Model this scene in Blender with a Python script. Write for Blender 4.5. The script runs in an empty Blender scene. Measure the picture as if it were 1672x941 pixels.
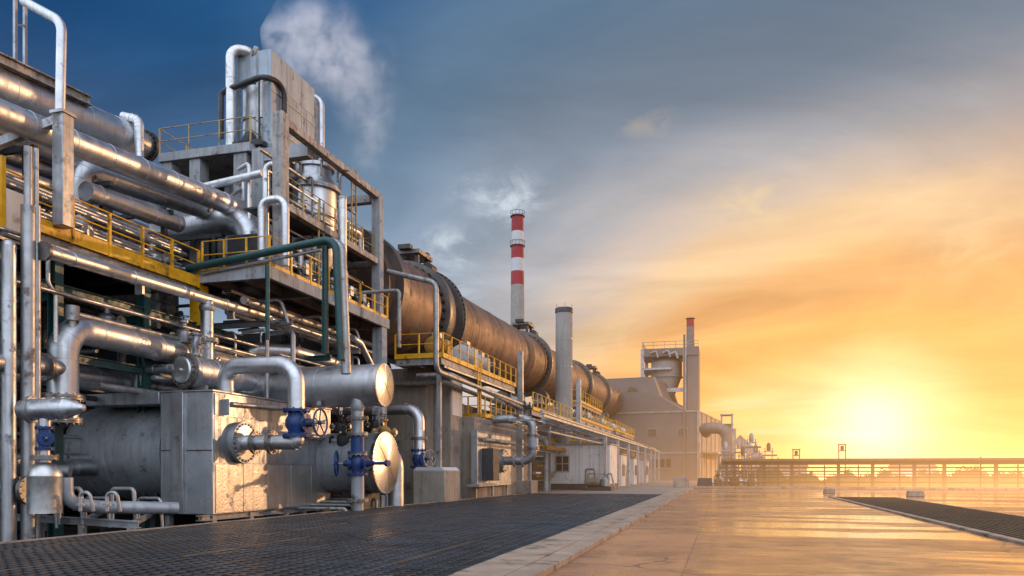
import bpy, math, random
from mathutils import Vector, Matrix
random.seed(7)
R = math.radians
sc = bpy.context.scene
col = sc.collection

# ------------------------------------------------------------------ camera
F, CX, CY, YAW, EYE = 1250.0, 836.0, 770.0, R(15.4), 1.7
SA, CA = math.sin(YAW), math.cos(YAW)
cam_data = bpy.data.cameras.new('camera')
cam = bpy.data.objects.new('camera', cam_data)
col.objects.link(cam)
cam.location = (0, 0, EYE)
cam.rotation_euler = (R(90), 0, YAW)
cam_data.sensor_width = 36
cam_data.lens = 36 * F / 1672
cam_data.shift_y = (770 - 470.5) / 1672
cam_data.clip_start = .1
cam_data.clip_end = 6000
sc.camera = cam

def at(px, py, X=None, Y=None, Z=None, D=None):
    """survey helper: the point of a given world plane seen along a sight line of the photograph"""
    u = (px - CX) / F; v = (CY - py) / F
    dx = -SA + u * CA; dy = CA + u * SA
    if X is not None: D = X / dx
    elif Y is not None: D = Y / dy
    elif Z is not None: D = (Z - EYE) / v
    return Vector((D * dx, D * dy, EYE + D * v))

# ------------------------------------------------------------------ mesh builder
def V(*a): return Vector(a)

def fillet(path, rad, n=7):
    pts = [Vector(p) for p in path]
    if rad <= 0 or len(pts) < 3: return [(p, False) for p in pts]
    out = [(pts[0], False)]
    for i in range(1, len(pts) - 1):
        a, b, c = pts[i-1], pts[i], pts[i+1]
        d0 = (a - b); d1 = (c - b); l0, l1 = d0.length, d1.length
        d0.normalize(); d1.normalize()
        ang = math.pi - d0.angle(d1)
        if ang < .05: out.append((b, False)); continue
        t = min(rad * math.tan(ang / 2), .49 * l0, .49 * l1)
        r = t / math.tan(ang / 2)
        bis = (d0 + d1).normalized()
        cen = b + bis * (r / math.cos(ang / 2))
        p0 = b + d0 * t; p1 = b + d1 * t
        v0 = p0 - cen; ax = v0.cross(p1 - cen).normalized()
        for k in range(n + 1):
            q = Matrix.Rotation(ang * k / n, 3, ax) @ v0 + cen
            out.append((q, True))
    out.append((pts[-1], False))
    return out

def basis(d):
    d = Vector(d).normalized()
    up = V(0, 0, 1) if abs(d.z) < .9 else V(1, 0, 0)
    x = up.cross(d).normalized(); y = d.cross(x)
    return d, x, y

class MB:
    def __init__(s): s.v = []; s.f = []; s.sm = []
    def _add(s, vs, fs, smooth=False):
        o = len(s.v); s.v += [Vector(p) for p in vs]
        s.f += [[i + o for i in f] for f in fs]; s.sm += [smooth] * len(fs); return s
    def box(s, a, b):
        x0, y0, z0 = [min(a[i], b[i]) for i in range(3)]; x1, y1, z1 = [max(a[i], b[i]) for i in range(3)]
        vs = [(x0,y0,z0),(x1,y0,z0),(x1,y1,z0),(x0,y1,z0),(x0,y0,z1),(x1,y0,z1),(x1,y1,z1),(x0,y1,z1)]
        return s._add(vs, [(3,2,1,0),(4,5,6,7),(0,1,5,4),(1,2,6,5),(2,3,7,6),(3,0,4,7)])
    def beam(s, p0, p1, w, h):
        p0, p1 = Vector(p0), Vector(p1); d, x, y = basis(p1 - p0)
        vs = []
        for p in (p0, p1):
            for (i, j) in ((-1,-1),(1,-1),(1,1),(-1,1)): vs.append(p + x*(i*w/2) + y*(j*h/2))
        return s._add(vs, [(3,2,1,0),(4,5,6,7),(0,1,5,4),(1,2,6,5),(2,3,7,6),(3,0,4,7)])
    def ibeam(s, p0, p1, w, h, t=.03):
        p0, p1 = Vector(p0), Vector(p1); d, x, y = basis(p1 - p0)
        s.beam(p0, p1, t, h - 2*t)
        for k in (-1, 1): s.beam(p0 + y*k*(h/2 - t/2), p1 + y*k*(h/2 - t/2), w, t)
        return s
    def prism(s, poly, axis, a0, a1):
        """poly: list of 2-D points in the plane across `axis` ('X': (y,z), 'Y': (x,z), 'Z': (x,y))"""
        def mk(p, a): return {'X': (a, p[0], p[1]), 'Y': (p[0], a, p[1]), 'Z': (p[0], p[1], a)}[axis]
        n = len(poly); vs = [mk(p, a0) for p in poly] + [mk(p, a1) for p in poly]
        fs = [list(range(n))[::-1], list(range(n, 2*n))] + [(i, (i+1) % n, n + (i+1) % n, n + i) for i in range(n)]
        return s._add(vs, fs)
    def tube(s, path, r, n=16, bend=0, seams=0, seam_w=.045, seam_h=.013, caps=True, gore=True, bn=6):
        pts = fillet(path, bend, bn)
        P = [p for p, _ in pts]
        # drop duplicates
        Q = [P[0]]; A = [pts[0][1]]
        for p, a in pts[1:]:
            if (p - Q[-1]).length > 1e-4: Q.append(p); A.append(a)
        P = Q
        T = []
        for i in range(len(P)):
            a = P[max(i-1, 0)]; b = P[min(i+1, len(P)-1)]; T.append((b - a).normalized())
        _, x, y = basis(T[0])
        rings = []; fr = []
        for i, p in enumerate(P):
            if i:
                q = T[i-1].rotation_difference(T[i]); x = q @ x; y = q @ y
            fr.append((x.copy(), y.copy()))
            rr = r[i] if isinstance(r, (list, tuple)) else r
            # widen the mitre of sharp corners
            rings.append([p + x*(rr*math.cos(2*math.pi*k/n)) + y*(rr*math.sin(2*math.pi*k/n)) for k in range(n)])
        vs = [q for ring in rings for q in ring]; fs = []
        for i in range(len(P)-1):
            for k in range(n):
                k2 = (k+1) % n
                fs.append((i*n+k, i*n+k2, (i+1)*n+k2, (i+1)*n+k))
        s._add(vs, fs, True)
        if caps:
            s._add(rings[0], [list(range(n))[::-1]]); s._add(rings[-1], [list(range(n))])
        if seams:
            rr = r if not isinstance(r, (list, tuple)) else r[0]
            acc = 0; nxt = seams * .4
            for i in range(len(P)-1):
                L = (P[i+1] - P[i]).length
                if A[i] and A[i+1]:
                    if gore and i % 2 == 0: s.band(P[i], T[i], rr, seam_w*.7, seam_h*.7, n)
                    acc += L; nxt = max(nxt, acc + seams*.3); continue
                while nxt < acc + L:
                    t = (nxt - acc) / L
                    s.band(P[i].lerp(P[i+1], t), (P[i+1]-P[i]), rr, seam_w, seam_h, n); nxt += seams
                acc += L
        return s
    def band(s, p, d, r, w, h, n=20):
        p = Vector(p)
        d, x, y = basis(d)
        vs = []
        for (a, rr) in ((-w/2, r), (-w/2, r+h), (w/2, r+h), (w/2, r)):
            vs += [p + d*a + x*(rr*math.cos(2*math.pi*k/n)) + y*(rr*math.sin(2*math.pi*k/n)) for k in range(n)]
        fs = []
        for i in range(3):
            for k in range(n):
                k2 = (k+1) % n; fs.append((i*n+k, i*n+k2, (i+1)*n+k2, (i+1)*n+k))
        return s._add(vs, fs, True)
    def cyl(s, p0, p1, r0, r1=None, n=20, caps=True):
        r1 = r0 if r1 is None else r1
        p0, p1 = Vector(p0), Vector(p1); d, x, y = basis(p1 - p0)
        vs = []
        for p, r in ((p0, r0), (p1, r1)):
            vs += [p + x*(r*math.cos(2*math.pi*k/n)) + y*(r*math.sin(2*math.pi*k/n)) for k in range(n)]
        s._add(vs, [(k, (k+1) % n, n + (k+1) % n, n + k) for k in range(n)], True)
        if caps: s._add(vs[:n], [list(range(n))[::-1]]); s._add(vs[n:], [list(range(n))])
        return s
    def lathe(s, prof, o, axis=(0,0,1), n=28):
        o = Vector(o); d, x, y = basis(axis)
        vs = []
        for r, h in prof:
            vs += [o + d*h + x*(r*math.cos(2*math.pi*k/n)) + y*(r*math.sin(2*math.pi*k/n)) for k in range(n)]
        fs = []
        for i in range(len(prof)-1):
            for k in range(n):
                k2 = (k+1) % n; fs.append((i*n+k, i*n+k2, (i+1)*n+k2, (i+1)*n+k))
        s._add(vs, fs, True)
        if prof[0][0] > .001: s._add(vs[:n], [list(range(n))[::-1]])
        if prof[-1][0] > .001: s._add(vs[-n:], [list(range(n))])
        return s
    def flange(s, p, axis, r, th=.06, bolts=12, bolt_r=None, gap=True):
        p = Vector(p); d, x, y = basis(axis)
        n = 28
        if gap:
            s.cyl(p - d*th, p - d*.006, r, n=n); s.cyl(p + d*.006, p + d*th, r, n=n); s.cyl(p - d*.01, p + d*.01, r*.8, n=n)
        else: s.cyl(p - d*th, p + d*th, r, n=n)
        br = bolt_r or r*.06
        for k in range(bolts):
            a = 2*math.pi*(k+.5)/bolts
            q = p + x*(r*.87*math.cos(a)) + y*(r*.87*math.sin(a))
            s.cyl(q - d*(th + br*1.3), q + d*(th + br*1.3), br, n=6)
        return s
    def torus(s, c, axis, R_, r, n=28, m=8):
        c = Vector(c); d, x, y = basis(axis); vs = []; fs = []
        for i in range(n):
            a = 2*math.pi*i/n; e = x*math.cos(a) + y*math.sin(a)
            for j in range(m):
                b = 2*math.pi*j/m; vs.append(c + e*(R_ + r*math.cos(b)) + d*(r*math.sin(b)))
        for i in range(n):
            for j in range(m):
                fs.append((i*m+j, ((i+1)%n)*m+j, ((i+1)%n)*m+(j+1)%m, i*m+(j+1)%m))
        return s._add(vs, fs, True)
    def blob(s, c, r, n=10, m=6, sq=(1,1,1), jit=0):
        c = Vector(c); vs = []; fs = []
        for i in range(m+1):
            t = math.pi*i/m
            for k in range(n):
                a = 2*math.pi*k/n; q = r*(1 + random.uniform(-jit, jit))
                vs.append(c + V(q*sq[0]*math.sin(t)*math.cos(a), q*sq[1]*math.sin(t)*math.sin(a), q*sq[2]*math.cos(t)))
        for i in range(m):
            for k in range(n):
                fs.append((i*n+k, (i+1)*n+k, (i+1)*n+(k+1)%n, i*n+(k+1)%n))
        return s._add(vs, fs, True)
    def build(s, name, m, parent=None, label=None, cat=None, group=None, kind=None, bevel=0, origin=None):
        me = bpy.data.meshes.new(name)
        if parent is not None:
            o0 = Vector(parent['_o'])
        elif origin is not None: o0 = Vector(origin)
        else:
            xs = [p.x for p in s.v]; ys = [p.y for p in s.v]; zs = [p.z for p in s.v]
            o0 = V((min(xs)+max(xs))/2, (min(ys)+max(ys))/2, min(zs))
        me.from_pydata([p - o0 for p in s.v], [], s.f)
        me.polygons.foreach_set('use_smooth', s.sm)
        me.materials.append(m)
        me.update()
        try: me.set_sharp_from_angle(angle=R(38))
        except Exception: pass
        ob = bpy.data.objects.new(name, me); col.objects.link(ob)
        if parent is not None: ob.parent = parent
        else: ob.location = o0
        ob['_o'] = list(o0)
        tag(ob, label, cat, group, kind)
        if bevel:
            b = ob.modifiers.new('bevel', 'BEVEL'); b.width = bevel; b.segments = 2; b.limit_method = 'ANGLE'
        return ob

def tag(o, label=None, cat=None, group=None, kind=None):
    if label: o['label'] = label
    if cat: o['category'] = cat
    if group: o['group'] = group
    if kind: o['kind'] = kind
    return o

def thing(name, label, cat, loc=(0,0,0), group=None, kind=None):
    o = bpy.data.objects.new(name, None); col.objects.link(o)
    o.location = loc; o['_o'] = list(loc); o.empty_display_size = .3
    return tag(o, label, cat, group, kind)

def copy_tree(o, parent=None):
    c = o.copy(); col.objects.link(c)
    if parent is not None: c.parent = parent
    for ch in list(o.children): copy_tree(ch, c)
    return c
# ------------------------------------------------------------------ materials
def lin(r, g, b):
    f = lambda c: (c/255/12.92) if c/255 <= .04045 else ((c/255+.055)/1.055)**2.4
    return (f(r), f(g), f(b))

class NT:
    def __init__(s, nt): s.nt = nt; s.n = nt.nodes; s.l = nt.links
    def new(s, t, **kw):
        n = s.n.new(t)
        for k, v in kw.items(): setattr(n, k, v)
        return n
    def link(s, a, b): s.l.new(a, b)
    def put(s, sock, v):
        if hasattr(v, 'is_linked') or isinstance(v, bpy.types.NodeSocket): s.l.new(v, sock)
        else: sock.default_value = v
    def math(s, op, a, b=0.0, c=None, clamp=False):
        n = s.new('ShaderNodeMath', operation=op); n.use_clamp = clamp
        s.put(n.inputs[0], a); s.put(n.inputs[1], b)
        if c is not None: s.put(n.inputs[2], c)
        return n.outputs[0]
    def vmath(s, op, a, b=None):
        n = s.new('ShaderNodeVectorMath', operation=op); s.put(n.inputs[0], a)
        if b is not None: s.put(n.inputs[1], b)
        return n.outputs['Value'] if op in ('DOT_PRODUCT', 'LENGTH', 'DISTANCE') else n.outputs[0]
    def mix(s, f, a, b, blend='MIX'):
        n = s.new('ShaderNodeMix', data_type='RGBA', blend_type=blend); n.clamp_factor = True
        s.put(n.inputs[0], f)
        for i, v in ((6, a), (7, b)):
            if isinstance(v, tuple) and len(v) == 3: v = (*v, 1)
            s.put(n.inputs[i], v)
        return n.outputs[2]
    def rng(s, v, a, b, c=0.0, d=1.0, smooth=False):
        n = s.new('ShaderNodeMapRange'); n.clamp = True
        if smooth: n.interpolation_type = 'SMOOTHSTEP'
        s.put(n.inputs[0], v)
        for i, q in enumerate((a, b, c, d)): n.inputs[i+1].default_value = q
        return n.outputs[0]
    def noise(s, vec, scale, detail=4, rough=.55, dist=0.0):
        n = s.new('ShaderNodeTexNoise'); s.put(n.inputs['Vector'], vec)
        n.inputs['Scale'].default_value = scale; n.inputs['Detail'].default_value = detail
        n.inputs['Roughness'].default_value = rough; n.inputs['Distortion'].default_value = dist
        return n.outputs['Fac']
    def mapping(s, vec, scale=(1,1,1), loc=(0,0,0), rot=(0,0,0)):
        n = s.new('ShaderNodeMapping'); s.put(n.inputs[0], vec)
        n.inputs['Scale'].default_value = scale; n.inputs['Location'].default_value = loc; n.inputs['Rotation'].default_value = rot
        return n.outputs[0]
    def sep(s, vec):
        n = s.new('ShaderNodeSeparateXYZ'); s.put(n.inputs[0], vec); return n.outputs
    def ramp(s, f, stops, interp='LINEAR'):
        n = s.new('ShaderNodeValToRGB'); s.put(n.inputs[0], f); n.color_ramp.interpolation = interp
        e = n.color_ramp.elements
        while len(e) < len(stops): e.new(.5)
        for k, (p, c) in enumerate(sorted(stops)): e[k].position = p; e[k].color = (*c, 1)
        return n.outputs[0]

def material(name, base, metal=0.0, rough=.5, var=.25, rvar=.12, scale=.8, bump=.0, bscale=8.0,
             dirt=None, dirt_amt=.45, streak=None, streak_amt=.4, stretch=(1,1,1), spec=.5, extra=None, dscale=1.6):
    m = bpy.data.materials.new(name); m.use_nodes = True
    t = NT(m.node_tree); t.n.clear()
    out = t.new('ShaderNodeOutputMaterial'); b = t.new('ShaderNodeBsdfPrincipled'); t.link(b.outputs[0], out.inputs[0])
    oi = t.new('ShaderNodeObjectInfo')
    tc = t.new('ShaderNodeTexCoord').outputs['Object']
    off = t.vmath('ADD', tc, None); addn = off.node
    cmb = t.new('ShaderNodeCombineXYZ'); rr = t.math('MULTIPLY', oi.outputs['Random'], 31.0)
    for i in range(3): t.link(rr, cmb.inputs[i])
    t.link(cmb.outputs[0], addn.inputs[1])
    vec = t.mapping(off, stretch)
    n1 = t.noise(vec, scale, 6, .6)
    lo = tuple(c*(1-var) for c in base); hi = tuple(min(1, c*(1+var)) for c in base)
    c = t.mix(t.rng(n1, .3, .7), lo, hi)
    rfac = t.noise(vec, scale*2.7, 5, .6)
    r = t.rng(rfac, .3, .7, max(.03, rough-rvar), min(1, rough+rvar))
    met = metal
    if streak is not None:
        sv = t.mapping(off, (3.2, 3.2, .18))
        sn = t.math('MULTIPLY', t.rng(t.noise(sv, 1.3, 5, .65), .5, .72), streak_amt)
        c = t.mix(sn, c, streak)
        r = t.math('ADD', r, t.math('MULTIPLY', sn, .3), clamp=True)
    if dirt is not None:
        dn = t.noise(off, dscale, 8, .68)
        fac = t.rng(dn, .62 - dirt_amt*.25, .74 - dirt_amt*.2)
        c = t.mix(fac, c, dirt)
        r = t.math('ADD', r, t.math('MULTIPLY', fac, .35), clamp=True)
        if metal: met = t.math('MULTIPLY', t.math('SUBTRACT', 1.0, fac), metal)
    if extra: c, r = extra(t, off, c, r)
    t.put(b.inputs['Base Color'], c if not isinstance(c, tuple) else (*c, 1))
    t.put(b.inputs['Roughness'], r); t.put(b.inputs['Metallic'], met)
    b.inputs['Specular IOR Level'].default_value = spec
    if bump:
        bn = t.new('ShaderNodeBump'); bn.inputs['Strength'].default_value = bump; bn.inputs['Distance'].default_value = .02
        t.link(t.noise(vec, bscale, 5, .6), bn.inputs['Height']); t.link(bn.outputs[0], b.inputs['Normal'])
    return m

RUST = (.13, .055, .022); GRIME = (.035, .03, .028)
M = {}
M['alu'] = material('aluminium_cladding', (.66,.67,.69), 1, .43, .14, .09, 1.0, .05, 2.6, GRIME, .0, (.40,.38,.35), .5)
M['alu2'] = material('dull_aluminium', (.50,.51,.53), 1, .42, .2, .12, 1.1, .07, 3, GRIME, .06, (.20,.17,.15), .6)
M['alu_fine'] = material('brushed_aluminium', (.66,.655,.645), 1, .42, .12, .08, 2, .05, 14, (.28,.2,.14), .12)
M['galv'] = material('galvanised_steel', (.40,.41,.42), .75, .46, .25, .1, 1.4, .08, 10, (.16,.10,.06), .2, (.16,.12,.09), .5)
M['panel'] = material('enclosure_sheet', (.44,.465,.49), .82, .42, .2, .12, .8, .1, 3, (.2,.13,.09), .2, (.2,.17,.14), .7)
M['hammer'] = material('hammered_sheet', (.55,.53,.50), .78, .38, .15, .1, 1.2, .55, 11, (.2,.12,.08), .15, (.25,.18,.13), .5)
M['tank'] = material('dark_tank_sheet', (.36,.375,.40), .35, .45, .25, .1, .7, .08, 3, GRIME, .2, (.1,.09,.08), .5)
M['steel'] = material('grey_painted_steel', (.30,.31,.32), .25, .5, .25, .12, 1.2, .05, 9, RUST, .2, (.13,.09,.06), .6)
M['rusty'] = material('rust_streaked_steel', (.36,.355,.345), .2, .6, .3, .1, 1.3, .1, 9, RUST, .3, RUST, .75, dscale=3.2)
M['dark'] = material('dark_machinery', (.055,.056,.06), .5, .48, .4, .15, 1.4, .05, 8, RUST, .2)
M['near_black'] = material('near_black_cladding', (.022,.024,.028), .1, .7, .4, .15, .6)  # near-black so the backdrop sheets read as unlit interior
M['concrete'] = material('concrete', (.33,.275,.225), 0, .82, .22, .08, .7, .25, 14, (.12,.1,.085), .2, (.13,.115,.1), .75)
M['pale'] = material('pale_concrete', (.33,.31,.285), 0, .8, .14, .08, .5, .12, 12, (.2,.17,.14), .15, (.22,.19,.16), .6)
M['deck_conc'] = material('grey_beam_concrete', (.38,.40,.42), 0, .75, .22, .1, .9, .15, 12, RUST, .16, (.14,.11,.08), .7)
M['yellow'] = material('worn_yellow_paint', (.82,.42,.012), 0, .42, .2, .1, 2.5, .06, 9, (.12,.06,.02), .32)
M['yellow_dull'] = material('dull_yellow_paint', (.40,.30,.12), .1, .5, .25, .1, 2, .05, 9, (.12,.07,.03), .35)
M['blue'] = material('blue_valve_paint', (.012,.05,.19), 0, .4, .35, .12, 4, .05, 12, (.045,.035,.035), .3, (.03,.03,.04), .6)
M['teal'] = material('teal_painted_steel', (.016,.072,.07), 0, .45, .3, .12, 1.5, .05, 9, (.06,.05,.035), .22)
M['red'] = material('faded_red_paint', (.34,.022,.03), 0, .6, .2, .08, .4, 0, 8, None)
M['white'] = material('white_paint', (.56,.57,.58), 0, .6, .1, .08, .4, 0, 8, (.3,.26,.22), .1)
M['clad'] = None
M['window'] = material('dark_window_glass', (.05,.045,.04), 0, .06, .4, .03, 1.5, 0)
M['frame'] = material('window_frame_paint', (.30,.27,.23), 0, .5)
M['ochre'] = material('ochre_motor_paint', (.45,.24,.04), .1, .5, .3, .1, 1.6, .1, 7, RUST, .35)

def ribbed(t, off, c, r):
    x = t.sep(off)
    w = t.math('ADD', x[0], x[1])
    s = t.math('FRACT', t.math('MULTIPLY', w, 2.2))
    g = t.math('LESS_THAN', s, .09)
    return t.mix(t.math('MULTIPLY', g, .45), c, (.12,.10,.085)), r
M['clad'] = material('ribbed_cladding', (.18,.148,.132), .1, .6, .1, .08, .25, .05, 4, (.2,.16,.12), .12, (.25,.2,.16), .5, extra=ribbed)
M['cabin'] = material('cabin_cladding', (.66,.63,.60), .1, .55, .1, .08, .5, .05, 4, (.25,.2,.15), .15, (.3,.25,.2), .5)

def kiln_rings(t, off, c, r):
    y = t.sep(off)[1]
    n = t.noise(t.mapping(off, (.05, 1, .05)), 1.1, 5, .7)
    c = t.mix(t.rng(n, .42, .62), c, (.22,.138,.098))
    n2 = t.noise(t.mapping(off, (.08, 1, .08), loc=(3,9,2)), .45, 4, .6)
    c = t.mix(t.math('MULTIPLY', t.rng(n2, .5, .64), .75), c, (.045,.035,.03))
    s = t.math('FRACT', t.math('MULTIPLY', y, .42))
    g = t.math('LESS_THAN', s, .02)
    c = t.mix(t.math('MULTIPLY', g, .7), c, (.03,.02,.016))
    st = t.noise(t.mapping(off, (1.2, .5, .5), loc=(1,5,8)), 1.0, 8, .7)
    c = t.mix(t.math('MULTIPLY', t.rng(st, .5, .72), .6), c, (.38,.27,.2))
    return c, r
M['kiln'] = material('heat_stained_kiln_steel', (.138,.08,.054), .35, .5, .35, .12, .5, .12, 5, (.06,.03,.02), .25, extra=kiln_rings)
M['flange'] = material('dark_flange_steel', (.27,.25,.235), .8, .42, .3, .12, 2.5, .08, 10, (.12,.06,.03), .3)
M['silo'] = material('silo_sheet', (.34,.40,.46), .3, .5, .18, .1, .7, .06, 4, (.16,.12,.1), .18, (.17,.15,.13), .75)
M['rack'] = material('brown_rack_steel', (.13,.085,.05), .1, .7, .3, .1, 1.2)
M['dclad'] = material('flue_sheet', (.2,.165,.14), .1, .6, .15, .1, .5, .05, 4, (.16,.1,.07), .2)
M['tyre'] = material('kiln_tyre_steel', (.16,.145,.135), .75, .42, .3, .1, .8, .08, 6, RUST, .3)

def radial_brush():
    m = material('radially_brushed_cover', (.58,.57,.56), 1, .36, .1, .06, 2, .0, 14, (.3,.22,.16), .1)
    t = NT(m.node_tree); b = [n for n in t.n if n.type == 'BSDF_PRINCIPLED'][0]
    tg = t.new('ShaderNodeTangent', direction_type='RADIAL', axis='X'); t.link(tg.outputs[0], b.inputs['Tangent'])
    b.inputs['Anisotropic'].default_value = .75
    return m
M['cover'] = radial_brush()
# ------------------------------------------------------------------ sky, sun
GLOW = V(.192, 1.090, .062).normalized()          # where the setting sun stands in the sky
SUN_AZ, SUN_EL = R(40), R(9)                     # azimuth from +Y towards +X
SUN = V(math.sin(SUN_AZ)*math.cos(SUN_EL), math.cos(SUN_AZ)*math.cos(SUN_EL), math.sin(SUN_EL))
world = bpy.data.worlds.new('World'); sc.world = world; world.use_nodes = True
w = NT(world.node_tree); w.n.clear()
wout = w.new('ShaderNodeOutputWorld')
d = w.new('ShaderNodeTexCoord').outputs['Generated']
dz = w.sep(d)[2]; dx = w.sep(d)[0]; dy = w.sep(d)[1]
KZ = 1.5
ds = w.vmath('NORMALIZE', w.vmath('MULTIPLY', d, (1, 1, KZ)))
gs = V(GLOW.x, GLOW.y, GLOW.z*KZ).normalized()
ang = w.math('ARCCOSINE', w.vmath('DOT_PRODUCT', ds, tuple(gs)), clamp=False)
# cloud layer coordinates
den = w.math('ADD', w.math('MAXIMUM', dz, 0.0), .22)
cp = w.new('ShaderNodeCombineXYZ')
w.link(w.math('DIVIDE', dx, den), cp.inputs[0]); w.link(w.math('DIVIDE', dy, den), cp.inputs[1])
big = w.noise(w.mapping(cp.outputs[0], (.55, .32, 1), (2.3, 5.1, 0), (0, 0, R(25))), 1.0, 3, .5, .6)
wob = w.math('MULTIPLY', w.math('SUBTRACT', big, .5), .34)
angw = w.math('ADD', ang, wob)
t_ = w.math('DIVIDE', angw, 1.6, clamp=True)
base = w.ramp(t_, [(0.0, lin(255,222,158)), (.05, lin(253,202,126)), (.10, lin(250,180,98)), (.165, lin(245,182,116)),
                   (.225, lin(234,196,152)), (.275, lin(210,192,180)), (.315, lin(184,182,186)), (.37, lin(144,157,174)), (.45, lin(104,132,160)),
                   (.53, lin(58,98,140)), (.60, lin(32,78,124)), (.68, lin(17,66,114)), (.80, lin(12,54,100)), (1.0, lin(40,80,120))], 'EASE')
# brighter, hazier towards the horizon
hz = w.math('POWER', w.math('SUBTRACT', 1.0, w.math('MINIMUM', w.math('MAXIMUM', w.math('MULTIPLY', dz, 2.1), 0.0), 1.0)), 1.6)
away = w.rng(ang, .36, .8, 0, 1, True)
base = w.mix(w.math('MULTIPLY', hz, w.math('MULTIPLY', away, .9)), base, lin(186,200,216))
# orange deepening to the right of the sun
side = w.math('SUBTRACT', w.math('MULTIPLY', dx, GLOW.y), w.math('MULTIPLY', dy, GLOW.x))
rightm = w.math('MULTIPLY', w.rng(side, .02, .36, 0, 1, True), w.math('MULTIPLY', w.rng(dz, .0, .1, .35, 1, True), w.rng(dz, .22, .48, 1, 0, True)))
base = w.mix(w.math('MULTIPLY', rightm, .85), base, lin(243,160,70))
# wispy clouds
wisp = w.noise(w.mapping(cp.outputs[0], (.5, 1.5, 1), (7.7, 1.4, 0), (0, 0, R(-32))), 1.25, 8, .62, .5)
patch = w.noise(w.mapping(cp.outputs[0], (.42, .5, 1), (1.1, 3.3, 0)), 1.0, 3, .5)
cl = w.math('MULTIPLY', w.rng(wisp, .46, .72, 0, 1, True), w.rng(patch, .38, .58, 0, 1, True))
ccol = w.ramp(t_, [(0, lin(255,246,215)), (.14, lin(255,222,150)), (.24, lin(250,214,168)), (.32, lin(214,206,200)), (.45, lin(150,172,194)), (.7, lin(70,110,150))])
base = w.mix(w.math('MULTIPLY', cl, .55), base, ccol)
mot = w.noise(w.mapping(cp.outputs[0], (.9, 1.7, 1), (3.1, 8.4, 0), (0, 0, R(-28))), 1.1, 7, .58, .7)
mv = w.vmath('SCALE', base); w.put(mv.node.inputs['Scale'], w.rng(mot, .3, .7, .76, 1.22))
base = mv
# two brighter puffs of cloud, as in the photograph
for (px, py, rad, amt) in ((815, 322, .066, 1.0), (735, 408, .06, .75), (700, 470, .08, .6), (960, 560, .07, .4), (1235, 335, .07, .45), (1055, 200, .04, .25), (1590, 410, .07, .4), (600, 415, .06, .5)):
    u = (px-CX)/F; vv = (CY-py)/F
    c = V(-SA+u*CA, CA+u*SA, vv).normalized()
    q = w.vmath('MULTIPLY', w.vmath('SUBTRACT', d, tuple(c)), (1, 1, 1.9))
    ln = w.vmath('LENGTH', q)
    nn = w.noise(w.mapping(d, (9, 9, 16), (px*.01, 0, 0)), 1.6, 7, .62, .4)
    f = w.math('MULTIPLY', w.rng(ln, rad*.15, rad*1.25, 1, 0, True), w.rng(nn, .43, .68, 0, 1, True))
    base = w.mix(w.math('MULTIPLY', f, amt), base, lin(216,226,236) if px < 900 else lin(255,222,165))
# darker grey-blue towards the top of the sky on the sun side
up = w.math('MULTIPLY', w.rng(dz, .31, .53, 0, 1, True), w.rng(ang, .85, .5, 0, 1, True))
base = w.mix(w.math('MULTIPLY', up, .68), base, lin(66,84,104))
# a dusty orange band low over the horizon
hb = w.math('MULTIPLY', w.rng(dz, .0, .075, 1, 0, True), w.rng(ang, .75, .15, 0, 1, True))
base = w.mix(w.math('MULTIPLY', hb, .75), base, lin(244,156,70))
# glow of the sun itself
gd = w.vmath('DOT_PRODUCT', d, tuple(GLOW))
ga = w.math('ARCCOSINE', gd)
def gauss(sig, amp): return w.math('MULTIPLY', w.math('EXPONENT', w.math('MULTIPLY', w.math('POWER', w.math('DIVIDE', ga, sig), 2.0), -1.0)), amp)
g1, g2 = gauss(.056, .55), gauss(.17, .08)
glow = w.mix(1.0, w.mix(1.0, (0,0,0), (1.0,.90,.62), 'MIX'), (0,0,0), 'ADD')
e1 = w.vmath('SCALE', (.8,.82,.72)); w.put(e1.node.inputs['Scale'], g1)
e2 = w.vmath('SCALE', (.9,.70,.42)); w.put(e2.node.inputs['Scale'], g2)
tot = w.vmath('ADD', w.vmath('ADD', base, e1), e2)
# sky overhead and behind the camera, brightened out of view as added fill for the shaded side of the plant
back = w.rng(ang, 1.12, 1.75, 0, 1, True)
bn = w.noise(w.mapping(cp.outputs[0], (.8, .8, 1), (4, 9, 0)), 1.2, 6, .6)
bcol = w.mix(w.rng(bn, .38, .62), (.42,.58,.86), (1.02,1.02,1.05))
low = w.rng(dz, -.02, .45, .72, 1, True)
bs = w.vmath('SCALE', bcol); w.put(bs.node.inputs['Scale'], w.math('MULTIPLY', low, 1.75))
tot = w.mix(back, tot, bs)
# below the horizon
tot = w.mix(w.rng(dz, -.03, -.002, 1, 0), tot, (.16,.12,.09))
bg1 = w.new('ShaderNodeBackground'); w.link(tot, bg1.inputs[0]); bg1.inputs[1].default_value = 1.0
sky = w.new('ShaderNodeTexSky', sky_type='NISHITA'); sky.sun_disc = False
sky.sun_elevation = SUN_EL; sky.sun_rotation = SUN_AZ; sky.air_density = 1.2; sky.dust_density = 2.0
bg2 = w.new('ShaderNodeBackground'); skc = w.vmath('SCALE', sky.outputs[0]); w.put(skc.node.inputs['Scale'], w.rng(ang, .95, 1.6, .04, 1.0, True)); w.link(skc, bg2.inputs[0]); bg2.inputs[1].default_value = .05
ad = w.new('ShaderNodeAddShader'); w.link(bg1.outputs[0], ad.inputs[0]); w.link(bg2.outputs[0], ad.inputs[1])
w.link(ad.outputs[0], wout.inputs[0])

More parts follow.
